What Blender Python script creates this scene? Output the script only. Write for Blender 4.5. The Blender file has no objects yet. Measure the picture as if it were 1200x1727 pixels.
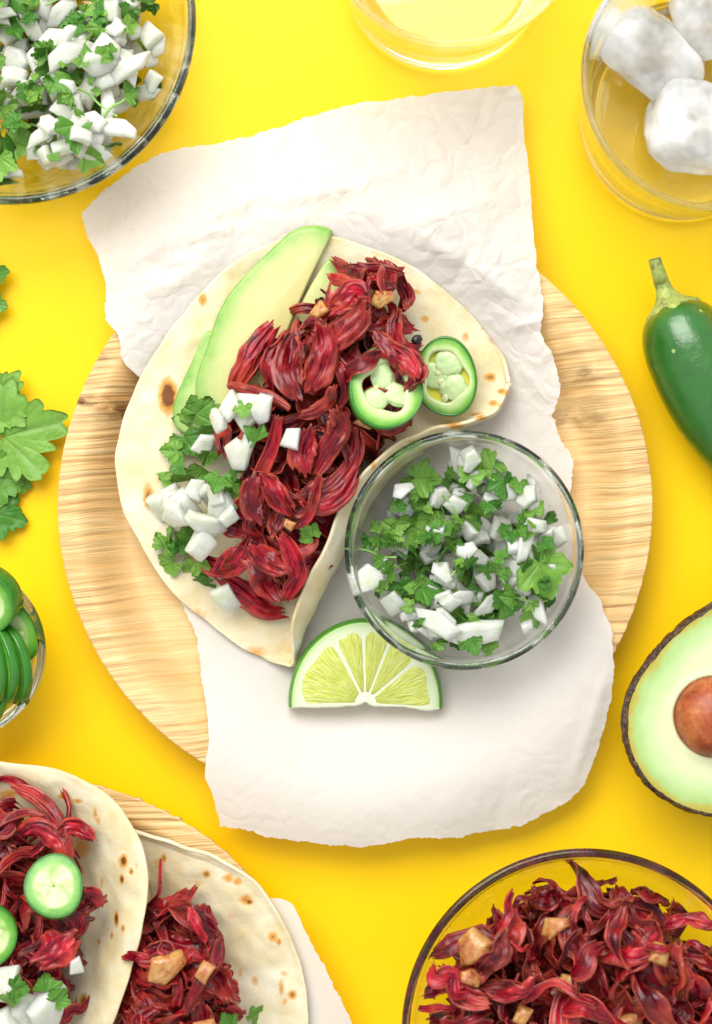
import bpy, bmesh, math, random
import numpy as np
from mathutils import Vector, Matrix, Euler, noise as mn

# ------------------------------------------------------------------ units
# Lengths are written in table units: 1 unit = 0.23 mm (the plate is 23 cm across).
S = 0.00023
CAMH = 3260.0                      # camera height in table units (0.75 m)
random.seed(7); RNG = np.random.default_rng(7)
SC = bpy.context.scene
COL = SC.collection

# ------------------------------------------------------------------ camera
cam = bpy.data.cameras.new('camera'); camo = bpy.data.objects.new('camera', cam); COL.objects.link(camo)
camo.location = (0, 0, CAMH * S)
cam.sensor_fit = 'VERTICAL'; cam.sensor_height = 36.0; cam.sensor_width = 25.0
cam.lens = 36.0 * CAMH / 1727.0
cam.clip_start = 0.01; cam.clip_end = 20
cam.dof.use_dof = True; cam.dof.focus_distance = (CAMH - 85) * S; cam.dof.aperture_fstop = 6.3
SC.camera = camo
# ------------------------------------------------------------------ light
wd = bpy.data.worlds.new('World'); SC.world = wd; wd.use_nodes = True
bg = wd.node_tree.nodes['Background']; bg.inputs[0].default_value = (0.96, 0.98, 1.0, 1); bg.inputs[1].default_value = 0.80
def area(name, loc, target, sx, sy, power, col):
    l = bpy.data.lights.new(name, 'AREA'); l.shape = 'RECTANGLE'; l.size = sx; l.size_y = sy
    l.energy = power; l.color = col
    o = bpy.data.objects.new(name, l); COL.objects.link(o); o.location = loc
    o.rotation_euler = (Vector(target) - Vector(loc)).to_track_quat('-Z', 'Y').to_euler()
    return o
area('window_light', (-0.26, 0.66, 0.84), (0, 0.05, 0), 1.05, 0.76, 18.0, (1.0, 0.975, 0.94))
SC.view_settings.view_transform = 'Standard'; SC.view_settings.look = 'None'
SC.view_settings.exposure = 0.08; SC.view_settings.gamma = 1.0
SC.render.engine = 'CYCLES'
cy = SC.cycles
cy.use_denoising = True
try: cy.denoiser = 'OPENIMAGEDENOISE'
except Exception: pass
cy.max_bounces = 32; cy.transmission_bounces = 28; cy.diffuse_bounces = 4; cy.glossy_bounces = 24
cy.transparent_max_bounces = 12
cy.caustics_refractive = True; cy.caustics_reflective = True; cy.blur_glossy = 0.3
cy.sample_clamp_indirect = 30.0

# ------------------------------------------------------------------ helpers
def W(x, y, z=0.0):
    """spot measured on the table sheet -> world (table units) for a thing at height z"""
    k = (CAMH - z) / CAMH
    return ((x - 600.0) * k, (863.5 - y) * k, z)
def Wa(pts):
    return np.array([W(*p) for p in pts], float)
def nz(x, y, z=0.0, s=1.0, seed=0.0):
    return mn.noise(Vector((x * s + seed * 17.3, y * s - seed * 9.1, z * s + seed * 3.7)))
def catmull(pts, n, closed=False):
    p = np.array(pts, float)
    if closed: q = np.vstack([p[-1], p, p[0], p[1]])
    else: q = np.vstack([2 * p[0] - p[1], p, 2 * p[-1] - p[-2]])
    m = len(q) - 3; out = []
    for i in range(m):
        a, b, c, d = q[i:i + 4]
        for t in np.linspace(0, 1, 24, endpoint=False):
            out.append(0.5 * ((2 * b) + (-a + c) * t + (2 * a - 5 * b + 4 * c - d) * t * t + (-a + 3 * b - 3 * c + d) * t ** 3))
    if not closed: out.append(p[-1])
    else: out.append(out[0])
    out = np.array(out)
    seg = np.r_[0, np.cumsum(np.linalg.norm(np.diff(out, axis=0), axis=1))]
    t = np.linspace(0, seg[-1], n + 1)[:-1] if closed else np.linspace(0, seg[-1], n)
    return np.stack([np.interp(t, seg, out[:, k]) for k in range(out.shape[1])], 1)
def grid_faces(nu, nv, wrap_u=False, wrap_v=False, off=0, flip=False):
    f = []
    for i in range(nu if wrap_u else nu - 1):
        for j in range(nv if wrap_v else nv - 1):
            a = i * nv + j; b = ((i + 1) % nu) * nv + j
            c = ((i + 1) % nu) * nv + (j + 1) % nv; d = i * nv + (j + 1) % nv
            q = (a + off, b + off, c + off, d + off)
            f.append(q[::-1] if flip else q)
    return f
def in_poly(x, y, P):
    c = False; n = len(P); j = n - 1
    for i in range(n):
        if (P[i][1] > y) != (P[j][1] > y) and x < (P[j][0] - P[i][0]) * (y - P[i][1]) / (P[j][1] - P[i][1]) + P[i][0]: c = not c
        j = i
    return c
def seg_dist(x, y, pts):
    best = 1e9
    for (a, b) in zip(pts[:-1], pts[1:]):
        dx, dy = b[0] - a[0], b[1] - a[1]; t = max(0, min(1, ((x - a[0]) * dx + (y - a[1]) * dy) / (dx * dx + dy * dy)))
        best = min(best, math.hypot(x - a[0] - t * dx, y - a[1] - t * dy))
    return best
ORIG = {}
def mesh_data(name, v, f, mat, smooth=True, uv=None, attrs=None):
    me = bpy.data.meshes.new(name)
    me.from_pydata((np.asarray(v, float) * S).tolist(), [], [list(q) for q in f])
    mats = mat if isinstance(mat, (list, tuple)) else [mat]
    for m in mats: me.materials.append(m)
    if smooth: me.shade_smooth() if hasattr(me, 'shade_smooth') else me.polygons.foreach_set('use_smooth', [True] * len(me.polygons))
    if uv is not None:
        ul = me.uv_layers.new(name='UVMap')
        idx = np.empty(len(me.loops), int); me.loops.foreach_get('vertex_index', idx)
        ul.data.foreach_set('uv', np.asarray(uv, float)[idx].ravel())
    for k, a in (attrs or {}).items():
        at = me.attributes.new(k, 'FLOAT', 'POINT'); at.data.foreach_set('value', np.asarray(a, float))
    me.update()
    return me
def tag(o, label=None, cat=None, group=None, kind=None):
    if label: o['label'] = label
    if cat: o['category'] = cat
    if group: o['group'] = group
    if kind: o['kind'] = kind
    return o
def empty(name, loc, label=None, cat=None, group=None):
    o = bpy.data.objects.new(name, None); COL.objects.link(o)
    o.empty_display_size = 0.005
    o.location = Vector(loc) * S; ORIG[o.name] = np.array(loc, float)
    return tag(o, label, cat, group)
def make(name, v, f, mat, parent=None, origin=None, **kw):
    """one mesh object from vertices given in world table units"""
    v = np.asarray(v, float)
    if origin is None:
        origin = ORIG[parent.name] if parent is not None else np.array([v[:, 0].mean(), v[:, 1].mean(), v[:, 2].min()])
    origin = np.array(origin, float)
    me = mesh_data(name, v - origin, f, mat, **kw)
    o = bpy.data.objects.new(name, me); COL.objects.link(o)
    ORIG[o.name] = origin
    if parent is not None:
        o.parent = parent; o.location = Vector((origin - ORIG[parent.name]) * S)
    else: o.location = Vector(origin * S)
    return o
def solidify(o, t, off=-1.0):
    m = o.modifiers.new('thickness', 'SOLIDIFY'); m.thickness = t * S; m.offset = off; m.use_even_offset = False
def bevel(o, w, seg=2):
    m = o.modifiers.new('edge', 'BEVEL'); m.width = w * S; m.segments = seg; m.limit_method = 'ANGLE'

# ------------------------------------------------------------------ materials
class NT:
    def __init__(s, name):
        s.m = bpy.data.materials.new(name); s.m.use_nodes = True
        s.t = s.m.node_tree; s.t.nodes.clear()
        s.out = s.t.nodes.new('ShaderNodeOutputMaterial')
    def n(s, typ, ins=None, **kw):
        nd = s.t.nodes.new(typ)
        for k, v in kw.items(): setattr(nd, k, v)
        for k, v in (ins or {}).items(): s.set(nd.inputs[k], v)
        return nd
    def set(s, sock, v):
        if isinstance(v, bpy.types.NodeSocket): s.t.links.new(v, sock)
        elif isinstance(v, bpy.types.Node): s.t.links.new(v.outputs[0], sock)
        else:
            if sock.type == 'RGBA' and len(v) == 3: v = (*v, 1)
            sock.default_value = v
    def coord(s, which='Object', scale=(1, 1, 1), rot=(0, 0, 0), loc=(0, 0, 0)):
        c = s.n('ShaderNodeTexCoord'); m = s.n('ShaderNodeMapping')
        s.t.links.new(c.outputs[which], m.inputs[0]); m.inputs['Scale'].default_value = scale
        m.inputs['Rotation'].default_value = rot; m.inputs['Location'].default_value = loc
        return m.outputs[0]
    def noise(s, vec, scale, detail=4, rough=0.55, dist=0.0, dim='3D', w=None):
        nd = s.n('ShaderNodeTexNoise', noise_dimensions=dim)
        s.set(nd.inputs['Vector'], vec); nd.inputs['Scale'].default_value = scale
        nd.inputs['Detail'].default_value = detail; nd.inputs['Roughness'].default_value = rough
        nd.inputs['Distortion'].default_value = dist
        if w is not None: s.set(nd.inputs['W'], w)
        return nd.outputs[0]
    def ramp(s, fac, stops, interp='LINEAR'):
        r = s.n('ShaderNodeValToRGB'); s.set(r.inputs[0], fac); r.color_ramp.interpolation = interp
        e = r.color_ramp.elements
        while len(e) < len(stops): e.new(0.5)
        for q, (p, c) in zip(e, stops):
            q.position = p; q.color = (*c, 1) if len(c) == 3 else c
        return r.outputs[0]
    def mix(s, fac, a, b, blend='MIX'):
        m = s.n('ShaderNodeMix', data_type='RGBA', blend_type=blend)
        s.set(m.inputs[0], fac); s.set(m.inputs[6], a); s.set(m.inputs[7], b)
        return m.outputs[2]
    def math(s, op, a, b=0.0, clamp=False):
        m = s.n('ShaderNodeMath', operation=op, use_clamp=clamp); s.set(m.inputs[0], a); s.set(m.inputs[1], b)
        return m.outputs[0]
    def attr(s, name):
        return s.n('ShaderNodeAttribute', attribute_name=name).outputs['Fac']
    def rnd(s):
        return s.n('ShaderNodeObjectInfo').outputs['Random']
    def bump(s, h, strength=0.3, dist=0.001, normal=None):
        b = s.n('ShaderNodeBump'); s.set(b.inputs['Height'], h); b.inputs['Strength'].default_value = strength
        b.inputs['Distance'].default_value = dist
        if normal is not None: s.set(b.inputs['Normal'], normal)
        return b.outputs[0]
    def princ(s, color, rough=0.5, **kw):
        p = s.n('ShaderNodeBsdfPrincipled'); s.set(p.inputs['Base Color'], color); s.set(p.inputs['Roughness'], rough)
        for k, v in kw.items(): s.set(p.inputs[k.replace('_', ' ')], v)
        return p.outputs[0]
    def done(s, shader):
        s.t.links.new(shader, s.out.inputs[0]); return s.m

def U(u): return 1.0 / (u * S)      # texture scale for a feature size in table units
M = {}
def build_materials():
    # yellow board
    t = NT('yellow_board'); c = t.coord()
    n1 = t.noise(c, U(500), 3); n2 = t.noise(c, U(6), 5)
    col = t.mix(n1, (0.92, 0.555, 0.000), (0.94, 0.585, 0.000))
    M['yellow'] = t.done(t.princ(col, t.math('MULTIPLY_ADD', n2, 0.08) if False else 0.40, Normal=t.bump(n2, 0.04, 0.0003), Specular_IOR_Level=0.20))
    # palm leaf plate
    t = NT('palm_leaf'); c = t.coord(rot=(0, 0, math.radians(-4)))
    warp = t.noise(c, U(260), 2)
    vw = t.n('ShaderNodeVectorMath', operation='MULTIPLY_ADD'); t.set(vw.inputs[0], warp); vw.inputs[1].default_value = (0, 0.007, 0); t.set(vw.inputs[2], c)
    def st(sx, sy):
        m = t.n('ShaderNodeMapping'); t.set(m.inputs[0], vw.outputs[0]); m.inputs['Scale'].default_value = (sx, sy, 0.0); return m.outputs[0]
    fine = t.noise(st(U(240), U(4.2)), 1.0, 4, 0.6); mid = t.noise(st(U(700), U(26)), 1.0, 4, 0.6)
    blot = t.noise(c, U(200), 4, 0.6); spot = t.noise(st(U(30), U(13)), 1.0, 3)
    col = t.ramp(mid, [(0.25, (0.64, 0.39, 0.14)), (0.46, (0.70, 0.46, 0.19)), (0.75, (0.76, 0.55, 0.26))])
    col = t.mix(t.ramp(fine, [(0.36, (.45, .45, .45)), (0.45, (0, 0, 0))]), col, (0.52, 0.25, 0.07))
    col = t.mix(t.math('MULTIPLY', t.ramp(blot, [(0.50, (0, 0, 0)), (0.75, (1, 1, 1))]), 0.5), col, (0.56, 0.27, 0.07))
    rk = t.attr('ridge')
    grv = t.noise(st(U(330), U(7.5)), 1.0, 3, 0.5)
    col = t.mix(t.math('MULTIPLY', t.ramp(grv, [(0.33, (.85, .85, .85)), (0.43, (0, 0, 0))]), rk), col, (0.33, 0.14, 0.035))
    col = t.mix(t.math('MULTIPLY', t.ramp(grv, [(0.55, (0, 0, 0)), (0.68, (.5, .5, .5))]), rk), col, (0.86, 0.70, 0.44))
    at = t.attr('stain')
    stain = t.math('MULTIPLY', at, t.ramp(spot, [(0.38, (0, 0, 0)), (0.62, (1, 1, 1))]))
    col = t.mix(stain, col, (0.14, 0.05, 0.012))
    h = t.math('ADD', t.math('ADD', t.math('MULTIPLY', fine, 0.6), mid), t.math('MULTIPLY', t.math('MULTIPLY', grv, rk), 3.0))
    M['palm'] = t.done(t.princ(col, 0.42, Normal=t.bump(h, 0.8, 0.0007), Specular_IOR_Level=0.4))
    # parchment
    t = NT('parchment'); c = t.coord()
    n = t.noise(c, U(260), 3); g = t.noise(c, U(5), 4, 0.7)
    cr = t.n('ShaderNodeTexVoronoi', feature='DISTANCE_TO_EDGE'); 
    wv = t.n('ShaderNodeVectorMath', operation='MULTIPLY_ADD'); t.set(wv.inputs[0], t.n('ShaderNodeTexNoise', {'Vector': c, 'Scale': U(90)}).outputs[1]); wv.inputs[1].default_value = (0.02, 0.02, 0.02); t.set(wv.inputs[2], c)
    t.set(cr.inputs['Vector'], wv.outputs[0]); cr.inputs['Scale'].default_value = U(125)
    cr2 = t.n('ShaderNodeTexVoronoi', {'Vector': wv.outputs[0], 'Scale': U(38)}, feature='DISTANCE_TO_EDGE')
    crm = t.attr('crumple')
    hgt = t.math('MULTIPLY', t.math('ADD', cr.outputs[0], t.math('MULTIPLY', cr2.outputs[0], 0.45)), crm)
    col = t.mix(n, (0.80, 0.775, 0.725), (0.83, 0.81, 0.765))
    bmp = t.bump(hgt, 0.34, 0.010, t.bump(g, 0.22, 0.0004))
    p = t.princ(col, 0.6, Normal=bmp, Specular_IOR_Level=0.35)
    tr = t.n('ShaderNodeBsdfTranslucent', {'Color': (0.86, 0.835, 0.765), 'Normal': bmp})
    mx = t.n('ShaderNodeMixShader', {0: 0.34, 1: p, 2: tr.outputs[0]})
    M['paper'] = t.done(mx.outputs[0])
    # tortilla
    t = NT('tortilla'); c = t.coord()
    n = t.noise(c, U(70), 4, 0.6); n2 = t.noise(c, U(9), 4, 0.65); n3 = t.noise(c, U(28), 3, 0.6)
    col = t.ramp(n, [(0.32, (0.69, 0.55, 0.29)), (0.5, (0.74, 0.65, 0.42)), (0.68, (0.78, 0.72, 0.54))])
    col = t.mix(t.ramp(t.noise(c, U(5), 2, 0.5), [(0.68, (0, 0, 0)), (0.74, (.55, .55, .55))]), col, (0.70, 0.50, 0.22))
    col = t.mix(t.ramp(n3, [(0.60, (0, 0, 0)), (0.78, (0.6, 0.6, 0.6))]), col, (0.74, 0.54, 0.22))
    ch = t.math('ADD', t.attr('char'), t.math('MULTIPLY', t.math('SUBTRACT', n2, 0.5), 0.55), True)
    ch = t.math('MULTIPLY', ch, t.ramp(t.attr('char'), [(0.02, (0, 0, 0)), (0.2, (1, 1, 1))]))
    col = t.mix(t.ramp(ch, [(0.12, (0, 0, 0)), (0.45, (1, 1, 1))]), col, (0.66, 0.33, 0.07))
    col = t.mix(t.ramp(ch, [(0.5, (0, 0, 0)), (0.85, (1, 1, 1))]), col, (0.17, 0.055, 0.012))
    M['tortilla'] = t.done(t.princ(col, 0.55, Normal=t.bump(t.math('ADD', n2, t.math('MULTIPLY', n3, 1.5)), 0.32, 0.0006), Specular_IOR_Level=0.3,
                          Subsurface_Weight=0.12, Subsurface_Radius=(0.003, 0.002, 0.001), Subsurface_Scale=0.5))
    # braised hibiscus
    t = NT('hibiscus'); uv = t.coord('UV'); oc = t.coord(); r = t.rnd()
    def smap(sx, sy):
        m = t.n('ShaderNodeMapping'); t.set(m.inputs[0], uv); m.inputs['Scale'].default_value = (sx, sy, 1); return m.outputs[0]
    st1 = t.noise(smap(2.2, 13), 1.0, 4, 0.6, 0.6, '4D', t.math('MULTIPLY', r, 60)); st2 = t.noise(smap(5, 34), 1.0, 4, 0.65, 0.4, '4D', t.math('MULTIPLY', r, 90))
    bl = t.noise(oc, U(45), 4, 0.6, 0, '4D', t.math('MULTIPLY', r, 40))
    wr = t.noise(oc, U(5), 3, 0.6)
    base = t.ramp(t.math('ADD', t.math('MULTIPLY', st1, 0.55), t.math('MULTIPLY', bl, 0.55)),
                  [(0.36, (0.008, 0.0002, 0.002)), (0.46, (0.085, 0.0006, 0.006)), (0.56, (0.24, 0.002, 0.012)), (0.67, (0.44, 0.014, 0.024)), (0.82, (0.62, 0.13, 0.09))])
    sh = t.n('ShaderNodeHueSaturation', {'Hue': t.math('MULTIPLY_ADD', r, 0.03) if False else 0.5, 'Saturation': 1.0,
             'Value': t.n('ShaderNodeMapRange', {0: r, 3: 0.42, 4: 1.45}).outputs[0], 'Color': base}).outputs[0]
    pale = t.ramp(t.noise(oc, U(60), 3, 0.6, 0, '4D', t.math('MULTIPLY_ADD', r, 33)), [(0.52, (0, 0, 0)), (0.70, (1, 1, 1))])
    sh = t.mix(t.math('MULTIPLY', pale, 0.6), sh, (0.56, 0.085, 0.035))
    edge = t.attr('edge')
    sh = t.mix(t.math('MULTIPLY', edge, t.math('MULTIPLY', bl, 0.95)), sh, (0.52, 0.10, 0.05))
    h = t.math('ADD', t.math('MULTIPLY', st1, 1.0), t.math('ADD', t.math('MULTIPLY', st2, 0.5), t.math('MULTIPLY', wr, 0.30)))
    M['hibiscus'] = t.done(t.princ(sh, t.ramp(st2, [(0.3, (0.15,) * 3), (0.7, (0.32,) * 3)]), Normal=t.bump(h, 0.55, 0.0010), Specular_IOR_Level=0.10,
                                   Coat_Weight=0.55, Coat_Roughness=0.09, Coat_Normal=t.bump(t.math('ADD', wr, st1), 0.22, 0.0008)))
    # raw onion
    t = NT('onion'); oc = t.coord(); r = t.rnd(); uv = t.coord(scale=(1, 1, 1))
    n = t.noise(oc, U(26), 3, 0.5, 0, '4D', t.math('MULTIPLY', r, 50)); f = t.noise(t.coord(scale=(0.10, 1, 0.6)), U(3.2), 4, 0.6)
    col = t.ramp(n, [(0.30, (0.64, 0.69, 0.51)), (0.5, (0.76, 0.79, 0.69)), (0.7, (0.84, 0.85, 0.80))])
    col = t.mix(t.ramp(f, [(0.42, (0, 0, 0)), (0.66, (.30, .30, .30))]), col, (0.54, 0.60, 0.42))
    M['onion'] = t.done(t.princ(col, 0.26, Normal=t.bump(t.math('ADD', f, t.math('MULTIPLY', t.noise(oc, U(14), 3), 0.8)), 0.55, 0.0008), Specular_IOR_Level=0.5, Coat_Weight=0.3, Coat_Roughness=0.08, Subsurface_Weight=0.75,
                                Subsurface_Radius=(1.0, 1.0, 0.85), Subsurface_Scale=0.007, Transmission_Weight=0.22, IOR=1.33))
    # roasted onion
    t = NT('roasted_onion'); oc = t.coord(); r = t.rnd()
    n = t.noise(oc, U(16), 4, 0.65, 0, '4D', t.math('MULTIPLY', r, 50)); f = t.noise(t.coord(scale=(0.12, 1, 0.6)), U(5), 4, 0.6)
    col = t.ramp(n, [(0.34, (0.40, 0.07, 0.02)), (0.47, (0.58, 0.25, 0.05)), (0.62, (0.68, 0.42, 0.13))])
    col = t.mix(t.ramp(r, [(0.2, (0, 0, 0)), (0.9, (0.35, 0.35, 0.35))]), col, (0.55, 0.20, 0.13))
    M['roast'] = t.done(t.princ(col, 0.18, Normal=t.bump(t.math('ADD', f, t.noise(oc, U(8), 3)), 0.7, 0.0009), Transmission_Weight=0.18, Subsurface_Weight=0.6, Subsurface_Radius=(1.0, 0.5, 0.25), Subsurface_Scale=0.004, Coat_Weight=0.4))
    # cilantro
    t = NT('cilantro'); oc = t.coord(); r = t.rnd()
    n = t.noise(oc, U(35), 3, 0.5); v = t.attr('vein')
    a = t.mix(n, (0.026, 0.150, 0.012), (0.080, 0.280, 0.026))
    b = t.mix(n, (0.140, 0.350, 0.030), (0.270, 0.490, 0.085))
    col = t.mix(t.ramp(r, [(0.15, (0, 0, 0)), (0.85, (1, 1, 1))]), a, b)
    geo = t.n('ShaderNodeNewGeometry')
    col = t.mix(t.math('MULTIPLY', geo.outputs['Backfacing'], 0.55), col, (0.20, 0.38, 0.10))
    col = t.mix(t.math('MULTIPLY', v, 0.40), col, (0.26, 0.44, 0.12))
    bm = t.bump(t.math('ADD', t.math('MULTIPLY', v, -1.2), t.noise(oc, U(9), 3)), 0.55, 0.0008)
    p = t.princ(col, 0.34, Normal=bm, Specular_IOR_Level=0.36)
    tr = t.n('ShaderNodeBsdfTranslucent', {'Color': t.mix(0.5, col, (0.25, 0.55, 0.05)), 'Normal': bm})
    M['cilantro'] = t.done(t.n('ShaderNodeMixShader', {0: 0.28, 1: p, 2: tr.outputs[0]}).outputs[0])
    t = NT('cilantro_stem'); n = t.noise(t.coord(), U(20), 3)
    M['stem'] = t.done(t.princ(t.mix(n, (0.16, 0.38, 0.05), (0.30, 0.52, 0.12)), 0.35))
    # avocado flesh (attribute depth: 0 at the skin, 1 at the stone)
    t = NT('avocado_flesh'); oc = t.coord()
    d = t.math('ADD', t.attr('depth'), t.math('MULTIPLY', t.math('SUBTRACT', t.noise(oc, U(60), 5, 0.65), 0.5), 0.34))
    col = t.ramp(d, [(0.0, (0.17, 0.36, 0.05)), (0.08, (0.30, 0.48, 0.12)), (0.22, (0.50, 0.58, 0.22)), (0.45, (0.66, 0.64, 0.29)), (1.0, (0.72, 0.64, 0.25))])
    M['avocado'] = t.done(t.princ(col, 0.40, Normal=t.bump(t.noise(t.coord(scale=(1, 0.3, 1), rot=(0, 0, 0.9)), U(22), 5), 0.34, 0.0008), Subsurface_Weight=0.25,
                                  Subsurface_Radius=(1, 1, 0.5), Subsurface_Scale=0.002))
    t = NT('avocado_half_flesh'); oc = t.coord()
    d = t.math('ADD', t.attr('depth'), t.math('MULTIPLY', t.math('SUBTRACT', t.noise(oc, U(60), 5, 0.65), 0.5), 0.26))
    col = t.ramp(d, [(0.0, (0.42, 0.36, 0.05)), (0.05, (0.44, 0.42, 0.09)), (0.09, (0.36, 0.52, 0.17)), (0.25, (0.48, 0.63, 0.29)), (0.45, (0.63, 0.68, 0.40)), (1.0, (0.70, 0.68, 0.40))])
    M['avohalf'] = t.done(t.princ(col, 0.36, Normal=t.bump(t.noise(t.coord(scale=(1, .35, 1), rot=(0, 0, .6)), U(30), 5), 0.34, 0.001), Subsurface_Weight=0.25, Subsurface_Radius=(1, 1, 0.5), Subsurface_Scale=0.002))
    t = NT('avocado_skin'); oc = t.coord(); n = t.noise(oc, U(14), 4, 0.6)
    vo = t.n('ShaderNodeTexVoronoi', {'Vector': oc, 'Scale': U(13)}).outputs[0]
    col = t.ramp(n, [(0.3, (0.018, 0.010, 0.006)), (0.55, (0.075, 0.038, 0.018)), (0.75, (0.16, 0.09, 0.035))])
    M['avoskin'] = t.done(t.princ(col, 0.42, Normal=t.bump(t.math('ADD', n, vo), 0.9, 0.002)))
    t = NT('avocado_stone'); oc = t.coord(); n = t.noise(oc, U(42), 5, 0.65); n2 = t.noise(oc, U(7), 4)
    col = t.ramp(t.math('ADD', t.math('MULTIPLY', n, 0.8), t.math('MULTIPLY', n2, 0.22)), [(0.34, (0.15, 0.020, 0.007)), (0.52, (0.34, 0.065, 0.014)), (0.70, (0.50, 0.17, 0.04))])
    M['stone'] = t.done(t.princ(col, 0.42, Normal=t.bump(n2, 0.25, 0.0006)))
    # jalapeno
    t = NT('jalapeno_skin'); oc = t.coord(); n = t.noise(oc, U(55), 3); sp = t.n('ShaderNodeTexVoronoi', {'Vector': oc, 'Scale': U(46)}).outputs[0]
    col = t.mix(n, (0.008, 0.075, 0.007), (0.030, 0.190, 0.014))
    col = t.mix(t.ramp(sp, [(0.055, (1, 1, 1)), (0.085, (0, 0, 0))]), col, (0.32, 0.42, 0.12))
    M['jskin'] = t.done(t.princ(col, 0.24, Normal=t.bump(t.noise(oc, U(20), 5), 0.4, 0.001), Coat_Weight=0.7, Coat_Roughness=0.20, Coat_Normal=t.bump(t.noise(oc, U(13), 4), 0.5, 0.001)))
    t = NT('jalapeno_slice_skin'); oc = t.coord(); n = t.noise(oc, U(30), 3)
    M['jslice_skin'] = t.done(t.princ(t.mix(n, (0.012, 0.12, 0.008), (0.045, 0.23, 0.015)), 0.22, Coat_Weight=0.3, Coat_Roughness=0.1))
    t = NT('jalapeno_flesh'); oc = t.coord(); n = t.noise(oc, U(18), 3)
    d = t.math('ADD', t.attr('depth'), t.math('MULTIPLY', t.math('SUBTRACT', n, 0.5), 0.42))
    col = t.ramp(d, [(0.0, (0.04, 0.22, 0.012)), (0.15, (0.12, 0.36, 0.035)), (0.40, (0.24, 0.48, 0.09)), (0.62, (0.44, 0.62, 0.22)), (1.0, (0.60, 0.69, 0.36))])
    M['jflesh'] = t.done(t.princ(col, 0.28, Normal=t.bump(n, 0.2, 0.0006), Subsurface_Weight=0.3, Subsurface_Radius=(1, 1, 0.4), Subsurface_Scale=0.0015))
    t = NT('jalapeno_pith'); n = t.noise(t.coord(), U(12), 3)
    M['jpith'] = t.done(t.princ(t.mix(n, (0.44, 0.62, 0.26), (0.58, 0.70, 0.38)), 0.35, Normal=t.bump(n, 0.5, 0.0008), Subsurface_Weight=0.3, Subsurface_Radius=(1, 1, .6), Subsurface_Scale=0.0015))
    t = NT('jalapeno_seed'); M['jseed'] = t.done(t.princ((0.62, 0.66, 0.34), 0.4))
    t = NT('jalapeno_membrane'); M['jmem'] = t.done(t.princ((0.62, 0.60, 0.05), 0.35))
    t = NT('pepper_stem'); oc = t.coord(); n = t.noise(oc, U(12), 4, 0.6)
    M['pstem'] = t.done(t.princ(t.ramp(n, [(0.36, (0.20, 0.15, 0.07)), (0.46, (0.30, 0.38, 0.08)), (0.7, (0.46, 0.50, 0.14))]), 0.5, Normal=t.bump(n, 0.4, 0.0008)))
    # lime
    t = NT('lime_rind'); n = t.noise(t.coord(), U(5), 3)
    M['rind'] = t.done(t.princ(t.mix(n, (0.035, 0.17, 0.012), (0.10, 0.30, 0.025)), 0.3, Normal=t.bump(n, 0.5, 0.0006)))
    t = NT('lime_pith'); n = t.noise(t.coord(), U(10), 3)
    col = t.ramp(t.attr('depth'), [(0.0, (0.12, 0.36, 0.03)), (0.025, (0.42, 0.56, 0.22)), (0.07, (0.58, 0.66, 0.42)), (0.2, (0.68, 0.72, 0.50)), (1, (0.72, 0.73, 0.54))])
    M['pith'] = t.done(t.princ(col, 0.4, Normal=t.bump(n, 0.2, 0.0004), Subsurface_Weight=0.2, Subsurface_Scale=0.002))
    t = NT('lime_pulp'); uv = t.coord('UV')
    m = t.n('ShaderNodeMapping'); t.set(m.inputs[0], uv); m.inputs['Scale'].default_value = (5.0, 26, 1)
    n = t.noise(m.outputs[0], 1.0, 3, 0.55, 0.5)
    col = t.ramp(n, [(0.34, (0.50, 0.55, 0.06)), (0.52, (0.60, 0.65, 0.14)), (0.70, (0.68, 0.71, 0.30))])
    M['pulp'] = t.done(t.princ(col, 0.12, Normal=t.bump(n, 0.9, 0.0012), Subsurface_Weight=0.4, Subsurface_Radius=(1, 1, .4), Subsurface_Scale=0.002))
    # glass, water, ice
    def glass(name, col, ior):
        t = NT(name); g = t.n('ShaderNodeBsdfGlass', {'Color': col, 'Roughness': 0.0, 'IOR': ior}); return t.done(g.outputs[0])
    M['glass'] = glass('clear_glass', (0.985, 0.995, 0.99), 1.45)
    M['glassdark'] = glass('grey_rim_glass', (0.965, 0.98, 0.985), 1.46)
    M['water'] = glass('water', (0.99, 1, 1), 1.33)
    t = NT('ice'); oc = t.coord()
    g = t.n('ShaderNodeBsdfGlass', {'Color': (0.98, 0.99, 1), 'Roughness': 0.04, 'IOR': 1.28, 'Normal': t.bump(t.noise(oc, U(40), 3), 0.3, 0.002)})
    p = t.princ((0.97, 0.975, 0.975), 0.2, Subsurface_Weight=0.8, Subsurface_Radius=(1, 1, 1), Subsurface_Scale=0.012)
    f = t.ramp(t.noise(oc, U(90), 3), [(0.30, (0.30,) * 3), (0.58, (0.88,) * 3)])
    M['ice'] = t.done(t.n('ShaderNodeMixShader', {0: f, 1: g.outputs[0], 2: p}).outputs[0])
    t = NT('peppercorn'); M['black'] = t.done(t.princ((0.012, 0.010, 0.010), 0.4))
build_materials()

# ------------------------------------------------------------------ the table sheet
v = [(-3500, -3500, 0), (3500, -3500, 0), (3500, 3500, 0), (-3500, 3500, 0)]
o = make('tabletop', v, [(0, 1, 2, 3)], M['yellow'], origin=(0, 0, 0)); tag(o, kind='structure')

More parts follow.
